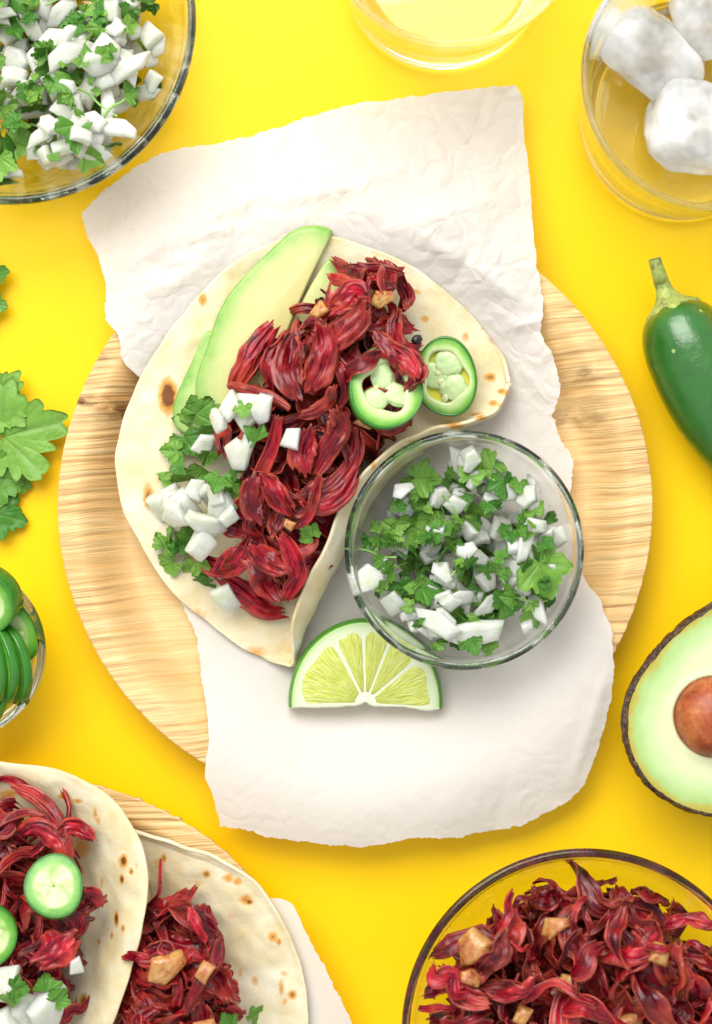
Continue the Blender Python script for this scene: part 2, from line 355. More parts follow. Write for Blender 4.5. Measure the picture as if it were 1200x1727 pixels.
# ------------------------------------------------------------------ palm leaf plates
FLOOR_Z, RIM_Z = 9.0, 66.0
def ss(a, b, x):
    t = np.clip((np.asarray(x, float) - a) / (b - a), 0, 1); return t * t * (3 - 2 * t)
def plate_h(r, R):
    return FLOOR_Z + (RIM_Z - FLOOR_Z) * (0.90 * ss(R - 106, R - 30, r) + 0.10 * np.clip((np.asarray(r) - (R - 106)) / 106, 0, 1))
def make_plate(cx, cy_, R, label, group, stains, rot, seed):
    na = 900; radii = np.concatenate([[0.01], np.linspace(8, R - 114, 50), np.linspace(R - 111, R - 0.5, 50)])
    vs, st, rdg = [], [], []
    ca, sa = math.cos(rot), math.sin(rot)
    for a in np.linspace(0, 2 * math.pi, na, endpoint=False):
        wob = 1 + 0.006 * nz(math.cos(a) * 2, math.sin(a) * 2, 0, 1, seed)
        for r in radii:
            x, y = math.cos(a) * r * wob, math.sin(a) * r * wob
            gx, gy = x * ca - y * sa, x * sa + y * ca
            k = float(ss(R - 125, R - 60, r))
            fan = 0.10 * (gy / R) * abs(gx)             # ridges fan out on the pressed rim
            yy = gy - fan + 10 * nz(gx, gy, 0, 1 / 260, seed + 1)
            amp = 0.35 + 3.6 * k * (0.2 + 0.8 * (abs(gx) / R) ** 1.2) * (0.45 + 1.2 * abs(nz(gx, gy, 0, 1 / 160, seed + 6)))
            h = amp * (nz(gx / 260, yy / 11, 0, 1, seed + 2) + 0.6 * nz(gx / 150, yy / 5.5, 0, 1, seed + 3))
            h -= 7.0 * (k + .08) * max(0, nz(gx / 300, yy / 9, 3, 1, seed + 5) - 0.30)
            z = float(plate_h(r, R)) + h + 2.0 * nz(gx, gy, 0, 1 / 160, seed + 4)
            vs.append((x + cx, y + cy_, max(z, 7.5)))
            q_ = 0
            for (sx, sy, rx, ry, q) in stains:
                q_ = max(q_, q * math.exp(-((x - sx) / rx) ** 2 - ((y - sy) / ry) ** 2))
            st.append(q_); rdg.append(k * (0.25 + 0.75 * (abs(gx) / R)) * min(1, .35 + 1.3 * abs(nz(gx, gy, 0, 1 / 120, seed + 8))))
    o = make('palm_leaf_plate', vs, grid_faces(na, len(radii), wrap_u=True, flip=True), M['palm'], origin=(cx, cy_, 0), attrs={'stain': st, 'ridge': rdg})
    solidify(o, 7, -1)
    return tag(o, label, 'plate', group)
PC = W(598.7, 854.4, RIM_Z); PR = 502.5 * (CAMH - RIM_Z) / CAMH
make_plate(PC[0], PC[1], PR, 'round palm leaf plate under the parchment, folded taco and small glass bowl', 'palm leaf plates',
           [(-460, 175, 60, 12, 1.2), (-395, 160, 45, 16, 1.0), (-330, 320, 60, 25, 0.5), (-290, 300, 40, 20, 0.5), (370, 150, 60, 26, .55), (380, 220, 30, 14, .6), (300, 200, 60, 60, .25), (-260, -200, 8, 14, 1.2), (-420, 250, 30, 14, .5)], math.radians(-5), 1)
P2 = W(36.1, 1829, RIM_Z); PR2 = 521 * (CAMH - RIM_Z) / CAMH
make_plate(P2[0], P2[1], PR2, 'palm leaf plate under two tacos, mostly covered by tortillas', 'palm leaf plates',
           [(200, 380, 60, 12, .5), (120, 420, 70, 15, .3)], math.radians(9), 5)

# ------------------------------------------------------------------ parchment sheets
def paper_z(x, y, C, R, edge_z=26.0):
    r = np.hypot(x - C[0], y - C[1])
    inside = FLOOR_Z + 7 + (RIM_Z - FLOOR_Z + 1.0) * ss(R - 215, R - 6, r)
    fall = (RIM_Z - edge_z) * ss(R - 5, R + 180, r)
    return inside - fall
TACO_PX = [(492, 1121), (400, 1088), (290, 1000), (207, 860), (195, 780), (232, 648), (335, 498), (470, 406), (560, 400), (720, 468), (838, 588), (855, 645), (840, 700), (990, 900), (960, 1050), (740, 1200), (480, 1200)]
def make_paper(outline, centre, C, R, label, seed, creases=(), amp=1.0, nr=84, na=1150):
    weigh = [W(x, y, 40)[:2] for x, y in TACO_PX] if seed == 3 else None
    # star-shaped sheet about its centre, with a torn edge
    pts = []
    for (x, y) in outline:
        for _ in range(3):
            w = W(x, y, 0); z = float(paper_z(w[0], w[1], C, R)); w = W(x, y, z)
        pts.append(w[:2])
    c0 = np.array(W(*centre, 20)[:2])
    p = np.vstack([pts, pts[:1]]); dense = []
    for i in range(len(p) - 1):
        n = max(2, int(np.linalg.norm(p[i + 1] - p[i]) / 3))
        dense += [p[i] + (p[i + 1] - p[i]) * t for t in np.linspace(0, 1, n, endpoint=False)]
    d = np.array(dense) - c0
    ang = np.unwrap(np.arctan2(d[:, 1], d[:, 0])); rad = np.hypot(d[:, 0], d[:, 1])
    if ang[-1] < ang[0]: ang, rad = ang[::-1], rad[::-1]
    o_ = np.argsort(ang % (2 * math.pi)); A = (ang % (2 * math.pi))[o_]; Rr = rad[o_]
    A = np.r_[A[-1] - 2 * math.pi, A, A[0] + 2 * math.pi]; Rr = np.r_[Rr[-1], Rr, Rr[0]]
    vs, cru, frees = [], [], []
    th = np.linspace(0, 2 * math.pi, na, endpoint=False); rr = np.interp(th, A, Rr)
    for i, a in enumerate(th):
        e = rr[i]; ex, ey = e * math.cos(a), e * math.sin(a)
        e += 2.2 * nz(ex, ey, 0, 1 / 9, seed) + 2.6 * nz(ex, ey, 0, 1 / 26, seed + 1) + 2.4 * nz(ex, ey, 0, 1 / 4.5, seed + 9)
        for j in range(nr):
            r = e * (j / (nr - 1)) if j else 0.01
            x, y = c0[0] + r * math.cos(a), c0[1] + r * math.sin(a)
            z = float(paper_z(x, y, C, R))
            rp = math.hypot(x - C[0], y - C[1])
            free = float(ss(R - 240, R - 60, rp)) * 0.7 + 0.3
            if weigh:          # pressed flat under the things that lie on it
                free *= 0.0 if in_poly(x, y, weigh) else min(1.0, seg_dist(x, y, weigh + weigh[:1]) / 55)
            q = abs(nz(x, y, 0, 1 / 260, seed + 2)) * 9 + abs(nz(x * 0.8 + y * 0.5, y - x * 0.3, 0, 1 / 120, seed + 3)) * 5 * (1 if y > -300 else .4) + abs(nz(x, y, 0, 1 / 50, seed + 4)) * 2.2 * (1 if y > -100 else .3)
            z += free * amp * q
            vs.append((x, y, z)); frees.append(free); cru.append(amp * float(0.24 + 0.76 * ss(-150, 350, y)) * (0.35 + 0.65 * min(1, free)))
    vs = np.array(vs); fr = np.array(frees)
    for (ax, ay, bx, by, hgt, wd_) in creases:       # folds: a ridge along a segment
        d_ = np.array([bx - ax, by - ay]); rel = vs[:, :2] - np.array([ax, ay]); t = np.clip(rel @ d_ / (d_ @ d_), 0, 1)
        dd = np.hypot(*(rel - t[:, None] * d_).T)
        vs[:, 2] += fr * hgt * np.maximum(0, 1 - dd / wd_) * np.sin(np.pi * np.clip(.08 + .84 * t, 0, 1))
    o = make('parchment_sheet', vs, grid_faces(na, nr, wrap_u=True, flip=True), M['paper'], attrs={'crumple': cru})
    return tag(o, label, 'paper')
paper_outline = [(138, 362), (170, 325), (225, 285), (270, 262), (300, 252), (360, 242), (420, 232), (470, 215), (540, 192), (600, 175), (665, 168), (740, 157), (800, 150), (868, 145), (880, 160),
                 (884, 240), (893, 300), (897, 380), (905, 450), (915, 500), (912, 560), (932, 602), (945, 660), (930, 705), (948, 745), (966, 775), (962, 830), (980, 900), (975, 950), (990, 985), (1012, 1010), (1030, 1062), (1035, 1115), (1030, 1175), (1008, 1260),
                 (985, 1320), (960, 1350), (905, 1378), (880, 1392), (790, 1405), (775, 1412), (690, 1412), (660, 1420), (600, 1427), (520, 1420), (450, 1410), (400, 1395), (372, 1392), (362, 1350), (345, 1310), (346, 1290), (352, 1250), (348, 1190), (340, 1150), (333, 1075),
                 (300, 1010), (280, 900), (255, 760), (238, 640), (215, 618), (203, 600), (200, 565), (178, 540), (180, 480), (165, 430), (148, 400)]
def wl(x, y): a = W(x, y, 50); return a[0], a[1]
def crs(l): return [(*wl(a, b), *wl(c, d), h, w) for (a, b, c, d, h, w) in l]
CREASE = [(180, 470, 330, 380, 9, 20), (330, 380, 470, 320, 9, 18), (470, 335, 620, 320, 7, 16), (560, 330, 690, 280, 6, 18), (640, 400, 860, 330, 9, 40), (700, 400, 800, 460, 9, 20), (800, 450, 880, 520, 8, 18), (830, 560, 920, 540, 6, 16),
          (250, 500, 360, 440, 8, 18), (180, 400, 260, 330, 7, 16), (360, 1240, 600, 1180, 3, 40), (350, 1250, 480, 1330, 3, 40), (1020, 1130, 960, 1320, 4, 16), (860, 600, 930, 680, 6, 16)]
rq = random.Random(77)
for _ in range(34):
    x, y, a, L = rq.uniform(190, 880), rq.uniform(230, 600), rq.gauss(-.35, .7), rq.uniform(40, 130)
    CREASE.append((x, y, x + L * math.cos(a), y + L * math.sin(a), rq.uniform(2, 6) * rq.choice((1, 1, -1)), rq.uniform(8, 16)))
make_paper(paper_outline, (590, 790), PC, PR, 'torn crumpled white parchment sheet lying across the plate beneath the lime wedge', 3,
           crs(CREASE))
make_paper([(455, 1512), (490, 1520), (520, 1580), (560, 1655), (600, 1735), (640, 1830), (600, 1950), (460, 1990), (330, 1960), (300, 1800), (330, 1640), (400, 1540)], (460, 1740), P2, PR2,
           'smooth white parchment corner sticking out from under the lower taco', 11, (), 0.35, 40, 240)

# ------------------------------------------------------------------ tortillas
def char_at(x, y, spots):
    s = 0.0
    for (sx, sy, rx, ry, q) in spots:
        dx, dy = (x - sx) / (rx * .82), (y - sy) / (ry * .82)
        d = dx * dx + dy * dy
        if d < 6: s = max(s, q * math.exp(-d * 0.8))
    return s
class Field:
    """a height map over table units for resting things on one another"""
    def __init__(s, x0, x1, y0, y1, cell=3.0, base=0.0):
        s.x0, s.y0, s.c = x0, y0, cell
        s.h = np.full((int((x1 - x0) / cell) + 2, int((y1 - y0) / cell) + 2), base, float)
    def ij(s, x, y):
        i = np.clip(((np.asarray(x) - s.x0) / s.c).astype(int), 0, s.h.shape[0] - 1)
        j = np.clip(((np.asarray(y) - s.y0) / s.c).astype(int), 0, s.h.shape[1] - 1)
        return i, j
    def get(s, x, y):
        i, j = s.ij(x, y); return s.h[i, j]
    def splat(s, v, rad=1):
        for di in range(-rad, rad + 1):
            for dj in range(-rad, rad + 1):
                i, j = s.ij(v[:, 0] + di * s.c, v[:, 1] + dj * s.c)
                np.maximum.at(s.h, (i, j), v[:, 2])
def make_tortilla(Bp, Rp, inset, bulge, out_dir, spots, label, seed, zB, zF, nt=230, nb=70, nf=46, thick=6.0, wave=2.5):
    """Bp: rim of the flap lying back, Rp: rim of the flap standing up; both run tip to tip as (x, y, z)."""
    B = catmull(Bp, nt); R = catmull(Rp, nt)
    Bw = Wa(B); Rw = Wa(R); od = np.array([out_dir[0], -out_dir[1]], float); od /= np.linalg.norm(od)
    vs, ch, floor_ = [], [], []
    for i in range(nt):
        t = i / (nt - 1); k = math.sin(math.pi * t) ** 0.55 if 0 < t < 1 else 0.0
        b, r = Bw[i], Rw[i]
        bl = np.interp(t, *bulge); zf = zF + (min(b[2], r[2]) - zF) * (1 - k)
        f = np.array([r[0] + od[0] * bl, r[1] + od[1] * bl, zf])
        ins = inset * k
        dirb = b[:2] - f[:2]; L = np.linalg.norm(dirb) + 1e-6; ins = min(ins, 0.45 * L)
        p0 = np.array([*(f[:2] + dirb / L * ins), zf])
        row = []
        for q in np.linspace(0, 1, nb, endpoint=False):
            x, y = b[:2] + (p0[:2] - b[:2]) * q
            z = b[2] + (p0[2] - b[2]) * (q ** 0.8)
            if zB is not None: z = max(z, zB(x, y))
            row.append((x, y, z))
        p1 = np.array([*(f[:2]), zf]); p2 = np.array([*(f[:2] + (f[:2] - r[:2]) * 0.15), zf + (r[2] - zf) * 0.45])
        for q in np.linspace(0, 1, nf):
            row.append(tuple((1 - q) ** 3 * p0 + 3 * (1 - q) ** 2 * q * p1 + 3 * (1 - q) * q * q * p2 + q ** 3 * r))
        for j, (x, y, z) in enumerate(row):
            e = min(1.0, j / 6) * k
            e2 = 1 - min(1.0, j / 26)
            z += e * (5.0 * nz(x, y, z, 1 / 60, seed) + 2.6 * nz(x, y, z, 1 / 24, seed + 1)) * (1 if j < nb else 0.6)
            z += e2 * k * wave * nz(x, y, 0, 1 / 85, seed + 2)
            x += 3.0 * nz(x, y, z, 1 / 40, seed + 3); y += 3.0 * nz(x, y, z, 1 / 40, seed + 4)
            vs.append((x, y, z))
            kk = CAMH / (CAMH - z)
            ch.append(char_at(x * kk + 600, 863.5 - y * kk, spots) if j < nb + nf * 0.4 or j > nb + nf * 0.8 else 0)
        floor_ += vs[-(nb + nf):-(nf // 2)]
    o = make('tortilla', vs, grid_faces(nt, nb + nf, flip=True), M['tortilla'], attrs={'char': ch})
    solidify(o, thick, -1)
    m = o.modifiers.new('round', 'SUBSURF'); m.levels = 0; m.render_levels = 1
    tag(o, label, 'tortilla')
    return o, np.array(floor_)
def sup(C, R):
    return lambda x, y: float(paper_z(x, y, C, R)) + 12
zsup = sup(PC, PR)
def onsup(x, y, add=0):
    w = W(x, y, 30); return (x, y, zsup(w[0], w[1]) + add)
spA = [(283, 668, 15, 28, 1.25), (341, 505, 8, 12, .7), (250, 838, 10, 22, .8), (826, 636, 11, 8, .75), (703, 492, 6, 6, .5), (716, 538, 8, 7, .55), (786, 568, 8, 9, .5), (790, 521, 9, 5, .6), (815, 550, 7, 10, .5), (829, 571, 6, 10, .5), (845, 660, 8, 6, .7), (832, 680, 9, 6, .7), (805, 700, 15, 5, .7), (765, 714, 18, 5, .6),
       (430, 1100, 26, 14, .42), (335, 1035, 26, 14, .3), (365, 1085, 30, 10, .3), (640, 470, 30, 15, .28), (680, 500, 40, 20, .25), (740, 480, 40, 15, .2), (330, 940, 25, 20, .3), (700, 740, 30, 5, .4), (626, 783, 6, 14, .4)]
Bp = [onsup(492, 1121, 18), onsup(445, 1108), onsup(400, 1088), onsup(340, 1043), onsup(290, 1000), onsup(240, 925), onsup(207, 860), onsup(195, 780), onsup(205, 715), onsup(232, 648), onsup(270, 580), onsup(335, 498), onsup(400, 438), onsup(470, 406), onsup(560, 400), onsup(640, 424), onsup(720, 468), onsup(790, 528), onsup(838, 588), onsup(855, 645, 18)]
Rp = [onsup(492, 1121, 18), (489, 1085, 70), (492, 1040, 105), (512, 985, 128), (546, 920, 142), (575, 852, 150), (602, 808, 152), (645, 762, 148), (705, 728, 128), (765, 712, 100), (828, 692, 76), onsup(855, 645, 18)]
tort, floorA = make_tortilla(Bp, Rp, 95, ([0, .08, .2, .35, .6, .8, 1], [3, 22, 42, 44, 44, 14, 4]), (0.79, 0.61), spA,
                             'wide folded flour tortilla with one dark scorched spot, on the parchment on the plate', 21, zsup, 24)
fA = Field(-460, 300, -320, 500); fA.h[:] = 20; fA.splat(floorA, 1)

# the two tacos on the lower plate
zs2 = sup(P2, PR2)
def on2(x, y, add=0):
    w = W(x, y, 30); return (x, y, zs2(w[0], w[1]) + add)
spC = [(276, 1448, 5, 8, .8), (268, 1455, 14, 14, .35), (348, 1474, 7, 7, .85), (385, 1480, 12, 9, .55), (400, 1487, 8, 8, .6), (414, 1517, 12, 9, .7), (420, 1521, 7, 5, 1), (460, 1580, 9, 9, .75), (470, 1588, 4, 7, .8), (493, 1678, 8, 8, .85), (474, 1665, 5, 16, .6), (478, 1642, 7, 5, .5), (430, 1655, 8, 12, .4), (405, 1640, 6, 10, .35), (480, 1690, 5, 8, .5), (390, 1545, 20, 12, .22), (330, 1490, 25, 10, .25)]
BpC = [on2(205, 1398, 16), (262, 1416, 96), (345, 1442, 98), (420, 1482, 98), (470, 1545, 96), (502, 1620, 94), (517, 1690, 92), (515, 1760, 90), (480, 1850, 80), on2(330, 1960, 22)]
RpC = [on2(205, 1398, 16), (205, 1470, 92), (205, 1560, 105), (190, 1660, 108), (185, 1760, 105), (215, 1880, 85), on2(330, 1960, 22)]
_, floorC = make_tortilla(BpC, RpC, 70, ([0, .5, 1], [2, 20, 2]), (-1, 0.1), spC, 'speckled tortilla of the taco lying on the parchment corner of the lower plate', 31, lambda x, y: zs2(x, y) + 4, 30)
fC = Field(-600, 0, -1100, -480); fC.h[:] = 26; fC.splat(floorC, 1)
spB = [(208, 1452, 7, 11, 1.1), (205, 1483, 4, 8, 1.15), (221, 1470, 4, 6, .9), (196, 1550, 4, 14, 1.05), (207, 1566, 3, 8, .8), (188, 1578, 2.5, 7, .8), (166, 1588, 3, 7, .6), (141, 1690, 7, 14, 1.05), (128, 1690, 2, 12, .8), (105, 1343, 9, 5, .7), (130, 1351, 10, 5, .6), (160, 1372, 4, 12, .6), (171, 1488, 3, 12, .5), (137, 1430, 16, 22, .55), (45, 1385, 30, 14, .6), (15, 1340, 18, 12, .6), (230, 1460, 4, 10, .3), (165, 1385, 5, 10, .45)]
BpB = [(-100, 1262, 66), (0, 1284, 100), (75, 1294, 122), (150, 1322, 142), (208, 1370, 156), (240, 1430, 165), (249, 1500, 168), (238, 1580, 166), (212, 1670, 160), (175, 1760, 140), (120, 1850, 110), (20, 1920, 66)]
RpB = [(-100, 1262, 66), (-150, 1330, 110), (-175, 1430, 140), (-180, 1540, 150), (-170, 1650, 150), (-130, 1770, 130), (-60, 1860, 90), (20, 1920, 66)]
def zB2(x, y):
    # the flap bends up from the crease to its rim in a steep curve
    return 0
def taco_flap(Bp_, Rp_, spots, label, seed, axis, width):
    B = Wa(catmull(Bp_, 230)); R = Wa(catmull(Rp_, 230)); ax = Wa(catmull(axis, 230))
    vs, ch, fl = [], [], []
    nb, nf = 76, 40
    for i in range(230):
        t = i / 229; k = math.sin(math.pi * t) ** 0.6 if 0 < t < 1 else 0
        b, r, f = B[i], R[i], ax[i]
        fz = f[2] * k + min(b[2], r[2]) * (1 - k)
        row = []
        # flap rises from the crease, stands, and its lip leans back out
        for q in np.linspace(0, 1, nb, endpoint=False):
            p0, p3 = b, np.array([f[0], f[1], fz])
            p1 = b + np.array([*( (f[:2] - b[:2]) * 0.26), -8.0 * k]); p2 = np.array([*(f[:2] + (b[:2] - f[:2]) * 0.62), fz])
            row.append((1 - q) ** 3 * p0 + 3 * (1 - q) ** 2 * q * p1 + 3 * (1 - q) * q * q * p2 + q ** 3 * p3)
        for q in np.linspace(0, 1, nf):
            p0, p3 = np.array([f[0], f[1], fz]), r
            p1 = np.array([*(f[:2] + (r[:2] - f[:2]) * 0.6), fz]); p2 = np.array([*(f[:2] + (r[:2] - f[:2]) * 0.95), fz + (r[2] - fz) * 0.4])
            row.append((1 - q) ** 3 * p0 + 3 * (1 - q) ** 2 * q * p1 + 3 * (1 - q) * q * q * p2 + q ** 3 * p3)
        for j, (x, y, z) in enumerate(row):
            e = min(1.0, j / 6) * k
            z += e * (6.0 * nz(x, y, z, 1 / 70, seed) + 2.6 * nz(x, y, z, 1 / 26, seed + 1)) + k * 6 * (1 - min(1, j / 30)) * nz(x, y, 0, 1 / 90, seed + 2)
            x += 3.5 * nz(x, y, z, 1 / 45, seed + 3)
            vs.append((x, y, z)); kk = CAMH / (CAMH - z)
            ch.append(char_at(x * kk + 600, 863.5 - y * kk, spots) if j < nb else 0)
        fl += vs[-(nb + nf):]
    o = make('tortilla', vs, grid_faces(230, nb + nf, flip=True), M['tortilla'], attrs={'char': ch})
    solidify(o, 6, -1); m = o.modifiers.new('round', 'SUBSURF'); m.levels = 0; m.render_levels = 1
    return tag(o, label, 'tortilla'), np.array(fl)
_, floorB = taco_flap(BpB, RpB, spB, 'tortilla of the taco with dark elongated scorch marks, leaning against its neighbour', 41,
                      [(-100, 1262, 66), (-60, 1340, 50), (-10, 1440, 34), (10, 1560, 34), (5, 1680, 34), (-10, 1790, 40), (20, 1920, 66)], 0)
fB = Field(-820, -340, -1100, -380); fB.h[:] = 30; fB.splat(floorB, 1)

# ------------------------------------------------------------------ lathe glassware
def lathe(profile, centre, n=128):
    p = np.array(profile, float); a = np.linspace(0, 2 * math.pi, n, endpoint=False)
    v = np.zeros((n, len(p), 3))
    v[:, :, 0] = centre[0] + np.cos(a)[:, None] * p[:, 0]; v[:, :, 1] = centre[1] + np.sin(a)[:, None] * p[:, 0]
    v[:, :, 2] = centre[2] + p[:, 1]
    return v.reshape(-1, 3), grid_faces(n, len(p), wrap_u=True)
def smooth_profile(ctrl, n): return catmull(ctrl, n)
def bowl_profile(Rr, Hh, Rb, th, lip):
    outer = smooth_profile([(0.02, 3.0), (Rb * 0.6, 2.0), (Rb, 0.2), (Rb + 10, 3), (Rb + (Rr - Rb) * 0.45, Hh * 0.28), (Rb + (Rr - Rb) * 0.78, Hh * 0.62), (Rr - lip * 0.55, Hh - lip * 1.5)], 40)
    rim = [(Rr - lip * .12, Hh - lip * 1.05), (Rr, Hh - lip * .55), (Rr - lip * .18, Hh - lip * .12), (Rr - lip * .55, Hh), (Rr - lip * .92, Hh - lip * .18), (Rr - lip * 1.12, Hh - lip * .6)]
    inner = smooth_profile([(Rr - lip * .55 - th, Hh - lip * 1.6), (Rb + (Rr - Rb) * 0.78 - th, Hh * 0.62 + 2), (Rb + (Rr - Rb) * 0.42 - th * .8, Hh * 0.28 + th * .7), (Rb - 4, th + 4), (Rb * .6, th + 1), (0.02, th + 1)], 40)
    return np.vstack([outer, rim, inner]), inner
def make_bowl(name, rim_c, rim_r, z0, Hh, Rb, th, lip, label, group, mat='glass'):
    zr = z0 + Hh; c = W(rim_c[0], rim_c[1], zr); Rr = rim_r * (CAMH - zr) / CAMH
    prof, inner = bowl_profile(Rr, Hh, Rb, th, lip)
    v, f = lathe(prof, (c[0], c[1], z0))
    o = make(name, v, f, M[mat], origin=(c[0], c[1], z0)); tag(o, label, 'bowl', group)
    ir = inner[::-1]
    F = Field(c[0] - Rr, c[0] + Rr, c[1] - Rr, c[1] + Rr)
    ii, jj = np.meshgrid(np.arange(F.h.shape[0]), np.arange(F.h.shape[1]), indexing='ij')
    rr = np.hypot(F.x0 + (ii + .5) * F.c - c[0], F.y0 + (jj + .5) * F.c - c[1])
    F.h = z0 + np.interp(rr, ir[:, 0], ir[:, 1], right=Hh + 6)
    return o, F, np.array([c[0], c[1], z0]), Rr
b1, fS, cS, rS = make_bowl('glass_bowl', (783, 928), 203, 19, 158, 92, 9, 13, 'small glass bowl of onion and cilantro standing on the parchment beside the lime wedge', None)
b2, fL, cL, rL = make_bowl('glass_bowl', (17, 31), 313, 0, 215, 140, 10, 14, 'large glass bowl of chopped onion and cilantro on the yellow table', None)
b3, fH, cH, rH = make_bowl('glass_bowl', (987, 1742), 310, 0, 205, 140, 10, 14, 'large glass bowl heaped with braised hibiscus on the yellow table', None, 'glassdark')
b4, fJ, cJ, rJ = make_bowl('glass_bowl', (-73, 1098), 149, 0, 125, 70, 8, 13, 'small glass bowl of jalapeno rounds on the yellow table', None)

# tumblers
def make_tumbler(base_c, rb, rt, Hh, label, level, ice):
    c = np.array(W(base_c[0], base_c[1], 6)); c[2] = 0
    outer = smooth_profile([(0.02, 7), (rb * .8, 6), (rb - 6, 1), (rb + 2, 8), (rb + 5, 26), (rb + (rt - rb) * .35, Hh * .35), (rb + (rt - rb) * .7, Hh * .7), (rt, Hh - 8)], 46)
    rim = [(rt - .5, Hh - 3), (rt - 4, Hh), (rt - 9, Hh - .5), (rt - 11, Hh - 5)]
    inner = smooth_profile([(rt - 11.5, Hh - 12), (rb + (rt - rb) * .7 - 12, Hh * .7), (rb + (rt - rb) * .35 - 13, Hh * .35), (rb - 14, 66), (rb - 26, 50), (rb * .6, 46), (0.02, 45)], 46)
    root = empty('drinking_glass', c, label, 'glass', 'tumblers')
    v, f = lathe(np.vstack([outer, rim, inner]), c); make('glass_body', v, f, M['glass'], root)
    if not level: return c, 0
    o2 = inner[::-1]; lv = Hh * level
    wp = [(0.02, 46.0)] + [(max(r - 0.8, 0.02), z + 1.0) for r, z in o2 if 46 < z < lv - 4 and r > 1]
    rw = np.interp(lv, o2[:, 1], o2[:, 0])
    wp += [(rw - 1.2, lv), (rw - 6, lv - 1.5), (rw - 14, lv - 3), (rw * .5, lv - 3), (0.02, lv - 3)]
    v, f = lathe(wp, c, 96)
    w = make('water', v, f, M['water'], origin=c + np.array([0, 0, 46])); tag(w, 'clear water in the tumbler ' + ice, 'water')
    return c, lv
TUMB_R, TUMB_B, TUMB_H = 208, 170, 335
gR, lvR = make_tumbler((1150, 199), TUMB_B, TUMB_R, TUMB_H, 'clear tumbler holding pieces of ice, standing behind the whole green pepper', 0, None)
gT, lvT = make_tumbler((746, -48), TUMB_B - 6, TUMB_R - 4, TUMB_H, 'clear empty tumbler behind the torn corner of the parchment', 0, None)
def blob(centre, radii, rot, seed, square=3.2, n=40, m=24, rough=.06):
    vs = []
    E = Euler(rot).to_matrix()
    for i in range(n):
        a = 2 * math.pi * i / n
        for j in range(m):
            b = -math.pi / 2 + math.pi * j / (m - 1)
            d = np.array([math.cos(a) * math.cos(b), math.sin(a) * math.cos(b), math.sin(b)])
            k = (abs(d) ** square).sum() ** (-1 / square)
            k *= 1 + rough * mn.noise(Vector(d * 1.6 + seed)) + rough * .4 * mn.noise(Vector(d * 4 + seed))
            p = E @ Vector(d * k * np.array(radii)); vs.append((p.x + centre[0], p.y + centre[1], p.z + centre[2]))
    return vs, grid_faces(n, m, wrap_u=True)
ice_spec = [((1098, 92), (96, 58, 60), (.3, .25, -.6), 'curved ice piece against the wall of the tumbler', 1), ((1205, 30), (70, 66, 60), (.2, -.3, .2), 'frosted ice piece at the rim of the tumbler', 2), ((1178, 215), (86, 70, 56), (-.25, .2, -.15), 'rounded ice piece floating low in the tumbler', 3)]
for (px, py), rad, rot, lab, sd in ice_spec:
    zc = 46 + rad[2] * .86; w = W(px, py, zc)
    v, f = blob((w[0], w[1], zc), rad, rot, sd * 3.1, 3.0, 56, 36, rough=.13)
    o = make('ice_piece', v, f, M['ice']); tag(o, lab, 'ice', 'ice in the tumbler')

# ------------------------------------------------------------------ hibiscus ribbons
def ribbon(path, width, curl=1.2, twist=0.0, seed=0, ns=32, nv=19, thick=3.0, ridge=2.2, wprof=None, roll=0.0, ragged=.18):
    """A wilted petal strip: path of (x, y, z) world points, curled across, ridged along. Returns verts, faces, uv, edge"""
    p = catmull(path, ns)
    T = np.gradient(p, axis=0); T /= np.linalg.norm(T, axis=1)[:, None] + 1e-9
    top, bot, uv, ed = [], [], [], []
    up = np.array([0, 0, 1.0])
    for i in range(ns):
        s = i / (ns - 1)
        b = np.cross(up, T[i]); b /= np.linalg.norm(b) + 1e-9; n = np.cross(T[i], b)
        a = roll + twist * (s - .5) + .35 * mn.noise(Vector((s * 2.5, seed, 1)))
        bb = b * math.cos(a) + n * math.sin(a); nn = n * math.cos(a) - b * math.sin(a)
        w = width * (wprof(s) if wprof else (0.28 + 0.72 * math.sin(math.pi * min(1, max(0, .06 + .88 * s))) ** .7))
        c = curl * (0.7 + .6 * mn.noise(Vector((s * 2, seed, 7))))
        c = c if abs(c) > .05 else .05
        for j in range(nv):
            q = -1 + 2 * j / (nv - 1)
            wq = w * (1 + ragged * mn.noise(Vector((s * 5, q * 1.2, seed + 3))))
            lat = wq * math.sin(q * c) / c; hh = -wq * (1 - math.cos(q * c)) / c
            hh += ridge * (1.2 - 3.2 * abs(mn.noise(Vector((s * 1.5 + .4 * q, q * 2.6, seed)))) + .7 * mn.noise(Vector((s * 4, q * 6, seed + 5))) + 1.2 * mn.noise(Vector((s * 3.2, q * .8, seed + 8))))
            along = width * (.75 * mn.noise(Vector((q * 2.0, seed, 3))) + .45 * mn.noise(Vector((q * 5.5, seed, 4))) - .45 * q * q) * (s ** 5 - (1 - s) ** 5)
            P = p[i] + bb * lat + nn * hh + T[i] * along
            th = thick * (1 - .65 * abs(q) ** 3)
            top.append(P + nn * th * .5); bot.append(P - nn * th * .5)
            uv.append((s * max(1, len(path) * .6), q * .5 * width / 30)); ed.append(max(abs(q) ** 4, abs(2 * s - 1) ** 12))
    n0 = ns * nv
    v = np.vstack([top, bot]); f = grid_faces(ns, nv) + grid_faces(ns, nv, off=n0, flip=True)
    for i in range(ns - 1):
        a, b = i * nv, (i + 1) * nv
        f += [(a, a + n0, b + n0, b), (a + nv - 1, b + nv - 1, b + nv - 1 + n0, a + nv - 1 + n0)]
    for j in range(nv - 1):
        f += [(j, j + 1, j + 1 + n0, j + n0)]; e = (ns - 1) * nv
        f += [(e + j, e + j + n0, e + j + 1 + n0, e + j + 1)]
    return v, f, np.array(uv + uv), ed + ed
HIB = []
